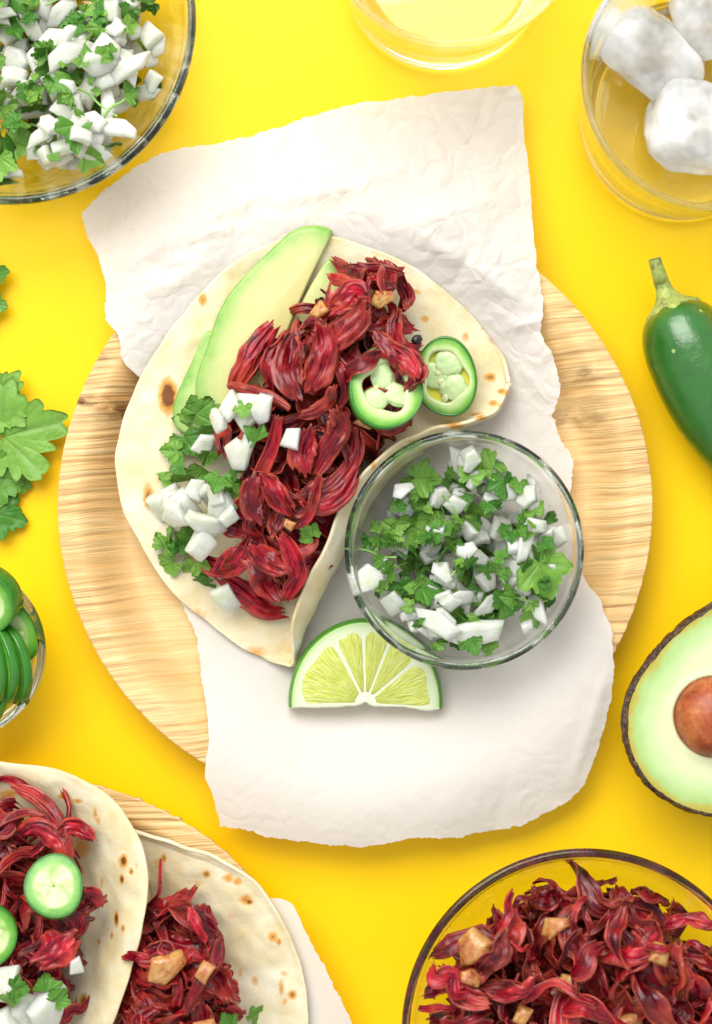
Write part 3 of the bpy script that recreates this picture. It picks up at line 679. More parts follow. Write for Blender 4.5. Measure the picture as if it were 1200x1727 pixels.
for k in range(30):
    rs = random.Random(100 + k); L = rs.uniform(55, 130); w = rs.uniform(8, 15) if k % 2 else rs.uniform(17, 28)
    if k % 6 == 3: w = rs.uniform(3, 5.5); L = rs.uniform(60, 110)
    bend = rs.uniform(-1.1, 1.1); arch = rs.uniform(4, 26)
    pth = [(L * (t - .5), bend * L * .6 * ((t - .5) ** 2 - .1) + rs.uniform(-12, 12), arch * math.sin(math.pi * t) + rs.uniform(-9, 9)) for t in np.linspace(0, 1, 5)]
    v, f, uv, ed = ribbon(pth, w, rs.uniform(.3, 1.2) * rs.choice((1, -1)), rs.uniform(-3.2, 3.2), k * 3.7, ns=26, nv=15, thick=rs.uniform(2.2, 3.6), ridge=1.6 + w * .12, roll=rs.uniform(-.6, .6), ragged=.30)
    HIB.append((mesh_data('hibiscus_shred', v, f, M['hibiscus'], uv=uv, attrs={'edge': ed}), v, 'broad' if w > 16.5 else ('thread-thin' if w < 5.6 else 'narrow')))

def plane_fit(F, v):
    z = F.get(v[:, 0], v[:, 1]); A = np.c_[v[:, :2] - v[:, :2].mean(0), np.ones(len(v))]
    s, *_ = np.linalg.lstsq(A, z, rcond=None); g = s[:2]; m = np.linalg.norm(g)
    if m > .9: g = g * .9 / m
    return Vector((-g[0], -g[1], 1)).normalized()
def rest(F, verts, x, y, yaw, jit=.25, pct=86, follow=.7, tilt=None, sink=0.0, rad=1):
    """turn a piece, lay it on the height map, return matrix; the map then holds the piece too"""
    R = Matrix.Rotation(yaw, 3, 'Z')
    v = verts @ np.array(R).T; v = v + np.array([x, y, 0])
    n = plane_fit(F, v).lerp(Vector((0, 0, 1)), 1 - follow).normalized()
    Q = n.rotation_difference(Vector((0, 0, 1))).inverted().to_matrix()
    if tilt is None: J = Euler((random.gauss(0, jit), random.gauss(0, jit), 0)).to_matrix()
    else: J = Euler(tilt).to_matrix()
    RR = Q @ R @ J
    v = verts @ np.array(RR).T + np.array([x, y, 0])
    z = float(np.percentile(F.get(v[:, 0], v[:, 1]) - v[:, 2], pct)) - sink
    v[:, 2] += z; F.splat(v, rad)
    return Matrix.Translation(Vector((x, y, z)) * S) @ RR.to_4x4(), v
def place(name, me, mat4, label, cat, group):
    o = bpy.data.objects.new(name, me); COL.objects.link(o); o.matrix_world = mat4
    return tag(o, label, cat, group)
def sample_poly(P, seed, n, dmin):
    r = random.Random(seed); xs = [p[0] for p in P]; ys = [p[1] for p in P]; out = []
    tries = 0
    while len(out) < n and tries < 20000:
        tries += 1; x, y = r.uniform(min(xs), max(xs)), r.uniform(min(ys), max(ys))
        if in_poly(x, y, P) and all((x - a) ** 2 + (y - b) ** 2 > dmin ** 2 for a, b in out): out.append((x, y))
        if tries % 3000 == 0: dmin *= .8
    return out
def bed(F, P, n, seed, name_label, parent_name):
    """loose shreds under the ones that can be told apart, joined into one mass"""
    V, Fc, UVs, ED, off = [], [], [], [], 0; r = random.Random(seed)
    for (px, py) in sample_poly(P, seed, n, 14):
        k = r.randrange(len(HIB)); me, v, _w = HIB[k]
        w = W(px, py, 40); _, vv = rest(F, v, w[0], w[1], r.uniform(0, 6.28), .2, 70, .8)
        nv = len(v); V.append(vv); Fc += [tuple(i + off for i in q) for q in HF[k][0]]; UVs.append(HF[k][1]); ED += list(HF[k][2]); off += nv
    o = make(parent_name, np.vstack(V), Fc, M['hibiscus'], uv=np.vstack(UVs), attrs={'edge': ED})
    return tag(o, name_label, 'filling', None, 'stuff')
HF = []
for me, v, _w in HIB:
    fs = [tuple(p.vertices) for p in me.polygons]; uvv = np.zeros((len(v), 2))
    for l, d in zip(me.loops, me.uv_layers[0].data): uvv[l.vertex_index] = d.uv
    e = np.empty(len(v)); me.attributes['edge'].data.foreach_get('value', e); HF.append((fs, uvv, e))
def pile(F, P, n, seed, dmin, label, group, scale=1.0, z=70, jit=.3, pct=84, where=None):
    r = random.Random(seed)
    for (px, py) in sample_poly(P, seed, n, dmin):
        me, v, kind = HIB[r.randrange(len(HIB))]
        scale = r.uniform(.66, 1.08)
        w = W(px, py, z); m, _ = rest(F, v * scale, w[0], w[1], r.uniform(0, 6.28), jit, pct, .75)
        side = ''
        if where is not None: side = where(px, py)
        place('hibiscus_shred', me, m @ Matrix.Scale(scale, 4), kind + ' ' + label + side, 'hibiscus', group)

# ------------------------------------------------------------------ avocado slices on the taco
def outline_slab(name, pts, thick, zfun, depth_fn, mat, label, cat, group, dome=5.0, ntop=16, n=150, tilt=None):
    w = catmull([(p[0], p[1]) for p in pts], n, closed=True)
    c = w.mean(0); vs, dp = [], []
    prof = [(1.0, 0.0), (1.0, .55), (.985, .85), (.955, .99)] + [(q, 1.0) for q in np.linspace(.92, .0, ntop)]
    for i in range(n):
        for (q, hz) in prof:
            q_ = max(q, .002); x, y = c + (w[i] - c) * q_
            z0 = zfun(x, y); z = z0 + thick * hz + dome * (1 - q_ ** 2) * hz
            z += .8 * nz(x, y, 0, 1 / 30, 4)
            vs.append(W(x, y, z)); dp.append(depth_fn(x, y, q_))
        x, y = c
    # flat underside
    nb = len(vs)
    m = len(prof)
    f = grid_faces(n, m, wrap_u=True)
    f.append([i * m for i in range(n)][::-1])
    o = make(name, vs, f, mat, attrs={'depth': dp})
    return tag(o, label, cat, group)
def skin_side(pts, reach):
    return lambda x, y, q: min(1.0, max(0.0, seg_dist(x, y, pts) / reach))
def tz(add, a=(330, 640), za=0, slope=0):
    def fn(x, y):
        w = W(x, y, 50); g = fA.h[max(0, int((w[0] - fA.x0) / fA.c) - 3):int((w[0] - fA.x0) / fA.c) + 4, max(0, int((w[1] - fA.y0) / fA.c) - 3):int((w[1] - fA.y0) / fA.c) + 4]
        return float(g.mean()) + add
    return fn
fA0 = fA.h.copy()
def plane_over(pts, add):
    """a flat rest through the height map under an outline"""
    w = [W(x, y, 60) for x, y in pts]; w += [W(*(np.mean(pts, 0) + (np.array(p) - np.mean(pts, 0)) * .5), 60) for p in pts]
    w = np.array(w); z = fA.get(w[:, 0], w[:, 1]); A = np.c_[w[:, :2], np.ones(len(w))]; s, *_ = np.linalg.lstsq(A, z, rcond=None)
    return lambda x, y: float(np.dot(W(x, y, 60)[:2], s[:2]) + s[2] + add)
def avo(pts, skin, add, reach, label, thick=15):
    outline_slab('avocado_slice', pts, thick, plane_over(pts, add), skin_side(skin, reach), M['avocado'], label, 'avocado slice', 'avocado slices in the taco')
a3 = [(556, 436), (528, 474), (500, 525), (470, 585), (500, 612), (560, 560), (590, 500), (580, 452)]
avo(a3, [(560, 430), (590, 440)], 4, 220, 'pale avocado slice half hidden behind the hibiscus', 14)
a2 = [(348, 560), (322, 612), (300, 660), (292, 690), (297, 722), (330, 735), (372, 722), (400, 690), (395, 620), (372, 570)]
avo(a2, [(352, 560), (322, 612), (299, 660), (290, 690), (296, 725)], 4, 110, 'green avocado slice peeping out from beneath the big one', 15)
a1 = [(556, 386), (530, 380), (495, 388), (462, 416), (425, 452), (390, 490), (366, 532), (349, 585), (333, 630), (330, 668), (342, 700), (372, 722), (408, 722), (432, 690), (456, 620), (480, 570), (505, 510), (530, 455), (558, 398)]
avo(a1, [(560, 390), (530, 379), (495, 386), (440, 434), (388, 488), (363, 532), (346, 585), (331, 630), (328, 668), (340, 704)], 18, 120, 'big avocado slice lying over the upper edge of the folded tortilla', 17)
# keep the map aware of the slices
for pts, hh in ((a3, 18), (a2, 18), (a1, 36)):
    xs = [p[0] for p in pts]; ys = [p[1] for p in pts]; V = []
    for x in np.arange(min(xs), max(xs), 3):
        for y in np.arange(min(ys), max(ys), 3):
            if in_poly(x, y, pts): w = W(x, y, 70); V.append((w[0], w[1], float(fA0[fA.ij([w[0]], [w[1]])][0]) + hh))
    fA.splat(np.array(V), 1)

# ------------------------------------------------------------------ filling of the taco on the plate
polyA = [(585, 450), (625, 450), (672, 475), (678, 520), (668, 565), (700, 610), (706, 690), (655, 735), (612, 775), (580, 830), (556, 890), (520, 965), (488, 1022), (440, 1005), (400, 970), (365, 940), (352, 920), (410, 880), (420, 800), (400, 765), (380, 720), (430, 690), (415, 640), (440, 590), (490, 570), (545, 525), (575, 480)]
_c = np.mean(polyA, 0); polyA = [tuple(_c + (np.array(p) - _c) * .93) for p in polyA]
inA = [(600, 480), (640, 500), (640, 560), (660, 640), (640, 710), (600, 750), (570, 800), (540, 880), (505, 950), (470, 985), (420, 950), (430, 880), (440, 800), (430, 720), (450, 620), (500, 560)]
bed(fA, inA, 120, 51, 'dark tangled hibiscus underneath the shreds of the taco on the parchment', 'hibiscus_mass')
pile(fA, polyA, 74, 52, 18, 'crimson hibiscus shred in the filling of the taco on the parchment', 'hibiscus filling of the taco on the parchment')
def hib(path, width, label=None, **kw):
    """a petal laid by hand: path of (x, y, height above what lies there)"""
    w = []
    for (x, y, dz) in path:
        a = W(x, y, 80); i, j = fA.ij(a[0], a[1]); z = float(fA.h[max(0, i - 4):i + 5, max(0, j - 4):j + 5].mean()) + dz
        w.append([x, y, z])
    w = np.array(w); zz = w[:, 2].copy()
    for k in range(len(zz)): w[k, 2] = zz[max(0, k - 1):k + 2].mean()
    kw['curl'] = kw.get('curl', 1.2) * .62 * (1 if kw.get('seed', 0) % 3 else -1)
    v, f, uv, ed = ribbon(Wa(w), width, **kw); fA.splat(v, 1)
    o = make('hibiscus_shred', v, f, M['hibiscus'], uv=uv, attrs={'edge': ed})
    return tag(o, label or 'large ruffled hibiscus strip in the filling of the taco on the parchment', 'hibiscus', 'hibiscus filling of the taco on the parchment')
flat = lambda s: .40 + .60 * math.sin(math.pi * min(1, .10 + .82 * s)) ** .8
cup = lambda s: .45 + .55 * s ** .7
hib([(560, 436, 14), (580, 452, 12), (600, 470, 8), (590, 500, 6)], 15, 'dark curled hibiscus tip beside the point of the avocado slice', curl=2.2, seed=1, ridge=2)
hib([(592, 448, 10), (620, 455, 14), (650, 456, 14), (678, 462, 8)], 14, curl=1.9, seed=2, ridge=3, wprof=flat)
hib([(622, 480, 6), (645, 486, 8), (668, 482, 8)], 11, curl=1.5, seed=3, wprof=flat)
hib([(655, 442, 12), (672, 470, 14), (684, 500, 12), (676, 525, 4)], 12, curl=-1.6, seed=4, wprof=flat)
hib([(688, 478, 4), (690, 500, 6), (682, 524, 3)], 10, curl=1.4, seed=5)
hib([(672, 520, 8), (664, 550, 10), (672, 580, 8), (690, 600, 8)], 15, curl=1.5, seed=6, ridge=3)
hib([(608, 470, 12), (602, 495, 14), (596, 520, 8)], 8, curl=2.2, seed=7)
hib([(625, 462, 14), (618, 490, 18), (622, 512, 14)], 6, curl=2.4, seed=8)
hib([(556, 530, 14), (578, 508, 22), (598, 490, 16), (618, 500, 8)], 22, curl=1.3, seed=9, ridge=4)
hib([(548, 590, 10), (572, 565, 18), (600, 535, 20), (612, 505, 12)], 26, 'ridged hibiscus petal below the orange onion sliver', curl=1.6, seed=10, ridge=5, wprof=flat)
hib([(520, 660, 18), (540, 620, 28), (548, 580, 28), (538, 545, 18)], 27, 'broad ruffled hibiscus petal at the middle of the taco', curl=1.5, seed=11, ridge=6, wprof=flat)
hib([(500, 560, 12), (488, 600, 26), (488, 640, 28), (505, 675, 16)], 26, curl=1.2, seed=12, ridge=6, wprof=flat)
hib([(462, 545, 16), (436, 580, 22), (412, 620, 22), (392, 655, 16)], 24, 'pointed maroon hibiscus petal resting on the avocado slice', curl=1.7, seed=13, ridge=4, wprof=flat)
hib([(384, 650, 22), (420, 660, 28), (455, 670, 30), (490, 690, 26)], 11, 'orange-edged hibiscus fold across the foot of the petals', curl=2.0, seed=14, wprof=flat, roll=.5)
hib([(505, 700, 20), (530, 695, 26), (555, 675, 26), (562, 650, 18)], 13, curl=-1.6, seed=15, wprof=flat, roll=.4)
hib([(640, 580, 12), (662, 590, 22), (690, 612, 22), (705, 640, 14)], 18, curl=1.4, seed=16, ridge=4)
hib([(560, 690, 14), (575, 720, 22), (552, 760, 26), (530, 800, 20)], 20, 'salmon hibiscus strip slanting below the jalapeno rounds', curl=1.3, seed=17, ridge=4, wprof=flat)
hib([(520, 720, 12), (508, 765, 26), (512, 800, 22)], 24, curl=1.1, seed=18, ridge=4, wprof=flat)
hib([(600, 720, 8), (598, 770, 14), (560, 820, 18), (505, 838, 12)], 16, curl=1.5, seed=19, ridge=4)
hib([(600, 790, 8), (575, 830, 16), (540, 850, 18), (500, 830, 10)], 22, curl=1.4, seed=20, ridge=5)
hib([(470, 700, 10), (460, 750, 18), (440, 800, 18), (420, 850, 14), (420, 885, 8)], 13, curl=1.6, seed=21, ridge=3, wprof=flat)
hib([(432, 800, 10), (425, 850, 20), (440, 880, 20)], 24, 'wide dark hibiscus petal next to the diced onion', curl=1.3, seed=22, ridge=5, wprof=flat)
hib([(335, 938, 8), (365, 955, 12), (400, 945, 18), (420, 905, 16)], 20, 'upturned hibiscus strip curling below the onion dice', curl=-1.4, seed=23, ridge=4, wprof=flat, roll=.4)
hib([(440, 800, 8), (470, 840, 14), (490, 870, 12)], 20, curl=1.2, seed=24, ridge=5)
hib([(370, 970, 6), (410, 1000, 12), (450, 1030, 8), (480, 1032, 4)], 22, curl=1.0, seed=25, ridge=4)
hib([(420, 920, 10), (450, 945, 16), (490, 965, 12)], 22, curl=1.2, seed=26, ridge=5)
hib([(470, 900, 10), (490, 930, 16), (500, 970, 10), (480, 1010, 6)], 18, curl=1.4, seed=27, ridge=4)
hib([(375, 700, 8), (380, 735, 12), (375, 770, 8)], 20, curl=1.0, seed=28, ridge=4)
hib([(630, 690, 10), (650, 720, 14), (690, 715, 6)], 15, curl=1.5, seed=29, ridge=3)
hib([(540, 800, 12), (520, 870, 16), (495, 890, 8)], 10, curl=1.8, seed=30)

# ------------------------------------------------------------------ diced onion
def dice(seed, soft=False):
    """a cut piece of onion layer: an uneven polygon, curved like the bulb, with softened edges"""
    r = random.Random(seed + 40); n = r.choice((4, 4, 5, 5, 6)); a, b, t = r.uniform(21, 31), r.uniform(18, 26), r.uniform(6, 11)
    if seed % 4 == 0: a, b, t = r.uniform(34, 46), r.uniform(13, 18), r.uniform(5, 8)
    cor = []
    for k in range(n):
        g = 2 * math.pi * (k + r.uniform(-.22, .22)) / n + .4; cor.append((a * 1.15 * math.cos(g) * r.uniform(.85, 1.12), b * 1.15 * math.sin(g) * r.uniform(.85, 1.12)))
    rim = []
    for k in range(n):
        p, q = np.array(cor[k]), np.array(cor[(k + 1) % n])
        rim += [p + (q - p) * u for u in (.03, .18, .4, .6, .82, .97)]
    m = len(rim); curve = r.uniform(45, 110); dx = r.uniform(-4, 4); dy = r.uniform(-4, 4)
    rings = [(0.001, -1), (.5, -1), (.84, -.97), (.95, -.78), (.995, -.42), (1.0, .0), (.985, .46), (.94, .80), (.83, .98), (.5, 1.03), (0.001, 1.05)]
    if soft: rings = [(0.001, -1), (.40, -.98), (.72, -.86), (.90, -.60), (.985, -.28), (1.0, .05), (.97, .40), (.88, .72), (.70, .93), (.38, 1.03), (0.001, 1.05)]; t *= 1.25
    v = []
    for x0, y0 in rim:
        for q, hz in rings:
            x, y = x0 * q + dx * hz * .5, y0 * q + dy * hz * .5
            v.append((x, y, hz * t * (1 + .18 * x / a) - (x * x * .5 + .1 * y * y) / curve + .6 * nz(x, y, hz * 5, 1 / 9, seed)))
    v = np.array(v); v[:, 2] += 0
    return v, grid_faces(m, len(rings), wrap_u=True)
def smooth_by_angle(me):
    try: me.set_sharp_from_angle(angle=math.radians(75))
    except Exception: pass
DICE, ROAST = [], []
for k in range(20):
    v, f = dice(k); me = mesh_data('onion_piece', v, f, M['onion']); DICE.append((me, v))
    v, f = dice(k, True); m2 = mesh_data('roasted_onion_piece', v, f, M['roast']); ROAST.append((m2, v))
def put(F, bank, k, x, y, yaw, name, label, cat, group, tilt=None, z=80, pct=80, jit=.3, follow=.7, sc=1.0, rad=1):
    me, v = bank[k % len(bank)]; w = W(x, y, z)
    m, _ = rest(F, v * sc, w[0], w[1], yaw, jit, pct, follow, tilt, rad=rad)
    if sc != 1.0: m = m @ Matrix.Scale(sc, 4)
    return place(name, me, m, label, cat, group)

# ------------------------------------------------------------------ cilantro leaves
def leaf(seed, R=40, fold=.25, bend=.004, ruffle=5, nth=96, nr=10, chop=False):
    """a scalloped, lobed cilantro leaflet fanning out from its stalk"""
    r = random.Random(seed); w = 1.12
    lobes = [(0, 1.0), (w + r.uniform(-.12, .12), .88), (-w + r.uniform(-.12, .12), .88)] + ([(2.05, .62), (-2.05, .62)] if seed % 3 else [])
    lim = 2.6 if seed % 3 else 1.75
    ph = r.uniform(0, 3); vs, vn = [], []
    for i in range(nth):
        th = -lim + 2 * lim * i / (nth - 1); e = .34
        for (c, L) in lobes:
            d = abs(th - c)
            if d < 1.0: e = max(e, L * (max(0, math.cos(d * 1.5)) ** .55))
        for (c, L) in lobes:                       # each lobe is notched into rounded teeth
            d = abs(th - c)
            if d < .62: e *= 1 - .20 * (1 - abs(math.sin(d * 5.2 + 1.35)) ** .7)
        e *= 1 + .03 * math.sin(th * 23 + ph)
        if R > 65: e *= 1 - .13 * (1 - abs(math.sin(th * 9.5 + ph)) ** .55)
        cut = 9.0
        if chop: cut = (.42 + .2 * (seed % 2)) / max(.05, math.cos(th - 1.2 + seed % 3))
        vein = max(math.exp(-((th - c) * 10) ** 2) for c, L in lobes)
        for j in range(nr):
            q = (j / (nr - 1)) if j else .02; rad = R * min(e * q, cut if cut > 0 else 9)
            x, y = rad * math.cos(th) + R * .06, rad * math.sin(th)
            z = fold * abs(y) + bend * (x * x) * (1 if seed % 2 else -1) + ruffle * q * (nz(x, y, 0, 1 / (R * .6), seed) + .4 * nz(x, y, 0, 1 / (R * .28), seed + 1))
            vs.append((x, y, z)); vn.append(vein * min(1, 1.2 - q * .6) + .30 * math.exp(-(math.sin(th * 6.5 + ph) * 4) ** 2) * q)
    f = grid_faces(nth, nr, flip=True)
    v = np.array(vs); n0 = len(v)
    v2 = v.copy(); v2[:, 2] -= .9                  # thickness of the blade
    f2 = [tuple(a + n0 for a in q[::-1]) for q in f]
    rim = [(i * nr + nr - 1, (i + 1) * nr + nr - 1, (i + 1) * nr + nr - 1 + n0, i * nr + nr - 1 + n0) for i in range(nth - 1)]
    return np.vstack([v, v2]), f + f2 + rim, vn + vn
LEAF = []
for k in range(20):
    rr_ = random.Random(500 + k)
    v, f, vn = leaf(k, rr_.uniform(28, 44) if k < 13 else rr_.uniform(44, 60), rr_.uniform(-.45, .45), rr_.uniform(0, .007), rr_.uniform(5, 11), chop=k % 3 == 0)
    LEAF.append((mesh_data('cilantro_leaf', v, f, M['cilantro'], attrs={'vein': vn}), v))
def tube(path, r0, r1, n=24, m=8):
    p = catmull(path, n); T = np.gradient(p, axis=0); T /= np.linalg.norm(T, axis=1)[:, None]; vs = []
    for i in range(n):
        b = np.cross((0, 0.05, 1.0), T[i]); b /= np.linalg.norm(b) + 1e-9; nn = np.cross(T[i], b); r = r0 + (r1 - r0) * i / (n - 1)
        for j in range(m):
            a = 2 * math.pi * j / m; vs.append(p[i] + r * (b * math.cos(a) + nn * math.sin(a)))
    f = grid_faces(n, m, wrap_v=True, flip=True) + [list(range(m)), [(n - 1) * m + j for j in range(m)][::-1]]
    return np.array(vs), f
STEM = []
for k in range(5):
    L = 24 + 9 * k; v, f = tube([(-L, 0, 0), (-L * .3, 3 + k, 3), (L * .3, -2, 4), (L, 3 - k, 0)], 2.6, 2.0, 12, 7)
    STEM.append((mesh_data('chopped_cilantro', v, f, M['stem']), v))

# onion and cilantro on the taco
gl, gg = 'chopped cilantro leaf on the taco that lies on the parchment', 'cilantro on the taco on the parchment'
ol, og = 'diced white onion piece on the taco that lies on the parchment', 'onion on the taco on the parchment'
rx = random.Random(9)
for (x, y, k, s) in [(318, 715, 11, 1.0), (345, 700, 2, 1.1), (372, 692, 4, 1.0), (308, 735, 1, 1.0), (345, 732, 5, .9), (300, 760, 7, .8), (290, 800, 8, 1.15), (268, 808, 12, .8), (310, 785, 3, .8), (345, 790, 6, .8), (380, 835, 9, 1.1), (405, 800, 10, .8), (360, 815, 2, .7),
                     (285, 905, 12, .9), (310, 890, 13, .8), (275, 925, 1, .9), (300, 930, 5, .8), (320, 965, 7, .9), (350, 985, 4, .8), (330, 945, 9, .7), (290, 948, 8, .8)]:
    put(fA, LEAF, k, x, y, rx.uniform(0, 6.28), 'cilantro_leaf', gl, 'cilantro', gg, z=75, jit=.35, sc=s)
for (x, y, k, s, yaw) in [(425, 700, 1, 1.15, .6), (395, 690, 6, .9, 1.2), (345, 752, 2, 1.05, .1), (412, 762, 5, 1.3, 1.1), (375, 715, 7, .8, .2), (275, 850, 3, 1.25, .9), (300, 845, 9, 1.0, .4), (318, 862, 10, 1.1, 2.2), (330, 828, 2, 1.0, .2), (355, 835, 7, .9, .3), (375, 860, 13, 1.0, .8), (350, 885, 5, 1.25, 2.7), (340, 915, 6, 1.15, 1.3), (368, 830, 11, .9, 1.9), (383, 1010, 9, 1.05, 2.3), (448, 700, 10, .8, 1.5), (300, 870, 1, .9, 1.8), (495, 745, 2, .9, .3), (390, 870, 6, .7, 1.1)]:
    put(fA, DICE, k, x, y, yaw, 'onion_piece', ol, 'onion', og, z=85, jit=.22, sc=s)
for (x, y, k, s) in [(395, 815, 3, .8), (440, 750, 6, .8), (375, 805, 10, .8), (330, 700, 14, .75), (300, 915, 0, .7), (355, 760, 9, .7), (420, 690, 2, .6)]:
    put(fA, LEAF, k, x, y, rx.uniform(0, 6.28), 'cilantro_leaf', gl, 'cilantro', gg, z=95, jit=.4, sc=s)
o = put(fA, LEAF, 11, 528, 905, 2.4, 'cilantro_leaf', 'bright cilantro leaf lying alone against the standing tortilla flap', 'cilantro', None, z=110, jit=.2, sc=.85)
# roasted onion bits in the filling
for (x, y, k, s, lab) in [(541, 533, 2, 1.05, 'orange roasted onion sliver beside the avocado slice'), (645, 512, 5, 1.0, 'pink glazed onion piece near the top of the filling'), (615, 715, 6, 1.0, 'brown onion piece under the lower jalapeno round'), (490, 885, 3, .6, 'small red onion bit in the lower half of the filling')]:
    put(fA, ROAST, k, x, y, .5 if k == 5 else 2.9, 'roasted_onion_piece', lab, 'onion', None, z=110, jit=.2, sc=s * .72, pct=62)
v, f = blob((*W(700, 580, 95)[:2], float(fA.get(W(700, 580, 95)[0], W(700, 580, 95)[1])) + 5), (9, 7, 7), (.3, 0, .4), 3, 2.2, 16, 10, .3)
o = make('black_crumb', v, f, M['black']); tag(o, 'tiny black charred crumb touching the upper jalapeno round', 'crumb')

# ------------------------------------------------------------------ jalapeno rounds
def jal_round(name, centre, rx_, ry_, thick, tilt, label, group, seed, lobes=3, hollow=.60, seeds=3, membrane=False, inner=True):
    root = empty(name, (0, 0, 0), label, 'jalapeno slice', group)
    n = 96; r = random.Random(seed)
    def rad(a): return 1 + .035 * math.sin(2 * a + seed) + .025 * math.sin(3 * a + seed * 2)
    def inn(a):
        return hollow * (1 + .10 * math.sin(3 * a + seed) + .06 * math.sin(5 * a + seed * 1.3))
    A = np.linspace(0, 2 * math.pi, n, endpoint=False); t = thick / 2
    def P(a, q, z): return (rx_ * rad(a) * q * math.cos(a), ry_ * rad(a) * q * math.sin(a), z)
    sk = []
    for a in A:
        for q, z in ((.945, t + .6), (.985, t + .4), (1.0, t - 1.2), (1.012, 0), (1.0, -t + 1.2), (.985, -t), (.96, -t)): sk.append(P(a, q, z))
    make('skin', sk, grid_faces(n, 7, wrap_u=True, wrap_v=True, flip=True), M['jslice_skin'], root, origin=(0, 0, 0))
    fl, dp = [], []
    for a in A:
        ia = inn(a) if inner else .02
        prof = [(.97, -t + .5, 0), (ia + .02, -t, 1), (ia, -t * .6, 1), (ia, t * .5, 1), (ia + .03, t - .8, .95)] + [(ia + .03 + (.965 - ia - .03) * q, t + .5 * math.sin(math.pi * q) + .1, 1 - q) for q in (.1, .2, .3, .42, .54, .64, .74, .86, .95, 1.0)]
        for q, z, d in prof:
            if not inner and z > 0 and q < .66:      # pale ribs run in from the wall between greener seed chambers
                rib = abs(math.cos(1.5 * a + seed)) ** 3
                d = .50 + .5 * max(rib, 1 - q / .28) + .08 * math.sin(9 * a + 13 * q)
                z -= 1.2 * (1 - rib) * math.sin(math.pi * min(1, q / .66))
            fl.append(P(a, q, z)); dp.append(d)
    make('flesh', fl, grid_faces(n, 15, wrap_u=True, wrap_v=True, flip=True), M['jflesh'], root, origin=(0, 0, 0), attrs={'depth': dp})
    if inner:
        if membrane:      # thin yellow-green wall closing the bottom of the hollow
            mv = [P(a, inn(a) * q, -t * .55 + 1.5 * math.cos(3 * a) * q * (1 - q)) for a in A for q in (1.01, .7, .4, .1, .003)]
            make('membrane', mv, grid_faces(n, 5, wrap_u=True, flip=True), M['jmem'], root, origin=(0, 0, 0))
        for k in range(lobes):
            a = 2 * math.pi * (k + .25 * seed) / lobes + r.uniform(-.25, .25)
            cx_, cy2 = rx_ * hollow * .52 * math.cos(a), ry_ * hollow * .52 * math.sin(a)
            v, f = blob((cx_, cy2, r.uniform(-1, 1)), (rx_ * hollow * .66, ry_ * hollow * .50, t * .86), (0, 0, a), seed + k * 2.3, 2.3, 40, 26, .18)
            make('pith', v, f, M['jpith'], root, origin=(0, 0, 0))
        for k in range(seeds):
            a = r.uniform(0, 6.28); q = r.uniform(.2, .8)
            v, f = blob((rx_ * hollow * q * math.cos(a), ry_ * hollow * q * math.sin(a), t * .5), (7, 5.5, 2.5), (r.uniform(-.4, .4), r.uniform(-.4, .4), a), seed + k, 2.2, 16, 9, .12)
            make('seed', v, f, M['jseed'], root, origin=(0, 0, 0))
    else:
        for k in range(8):
            a = r.uniform(0, 6.28); q = r.uniform(.22, .5)
            v, f = blob((rx_ * q * math.cos(a), ry_ * q * math.sin(a), t - 1.0), (6.5, 4.8, 1.4), (0, 0, a), seed + k, 2.2, 14, 8, .15)
            make('seed', v, f, M['jseed'], root, origin=(0, 0, 0))
    root.location = Vector(centre) * S; root.rotation_euler = tilt
    return root
zq = lambda x, y, F, pc=75: float(np.percentile(F.h[tuple(np.meshgrid(*[np.clip(np.arange(c - 12, c + 13), 0, s - 1) for c, s in zip([int(q) for q in F.ij(*W(x, y, 90)[:2])], F.h.shape)], indexing='ij'))], pc))
z2 = zq(752, 637, fA) + 10; z1 = zq(650, 656, fA) + 16
z2 = max(min(z2, 95), 78)
jal_round('jalapeno_slice', W(752, 636, z2), 50, 68, 15, (math.radians(5), math.radians(-8), math.radians(4)), 'jalapeno round tucked behind another, near the speckled tip of the folded tortilla', 'jalapeno rounds on the taco on the parchment', 2, 3, .64, 4, membrane=True)
z1 = max(z2 + 20, min(zq(650, 656, fA, 93) + 8, 205))
jal_round('jalapeno_slice', W(649, 656, z1), 61, 64, 18, (math.radians(-10), math.radians(8), math.radians(-12)), 'open jalapeno round lying on the hibiscus with a shred across its edge', 'jalapeno rounds on the taco on the parchment', 4, 3, .58, 2)
zt = z1 + 12
v, f, uv, ed = ribbon(Wa([(632, 560, zt - 14), (648, 580, zt - 2), (662, 600, zt + 3), (664, 618, zt + 1)]), 17, curl=1.0, seed=61, ridge=3)
o = make('hibiscus_shred', v, f, M['hibiscus'], uv=uv, attrs={'edge': ed}); tag(o, 'torn hibiscus petal hanging over the edge of the open jalapeno round', 'hibiscus')
v, f, uv, ed = ribbon(Wa([(668, 590, zt - 8), (690, 600, zt - 2), (704, 622, zt - 2), (712, 645, zt - 10)]), 16, curl=1.4, seed=62, ridge=3)
o = make('hibiscus_shred', v, f, M['hibiscus'], uv=uv, attrs={'edge': ed}); tag(o, 'crumpled hibiscus petal wedged between the two jalapeno rounds', 'hibiscus')

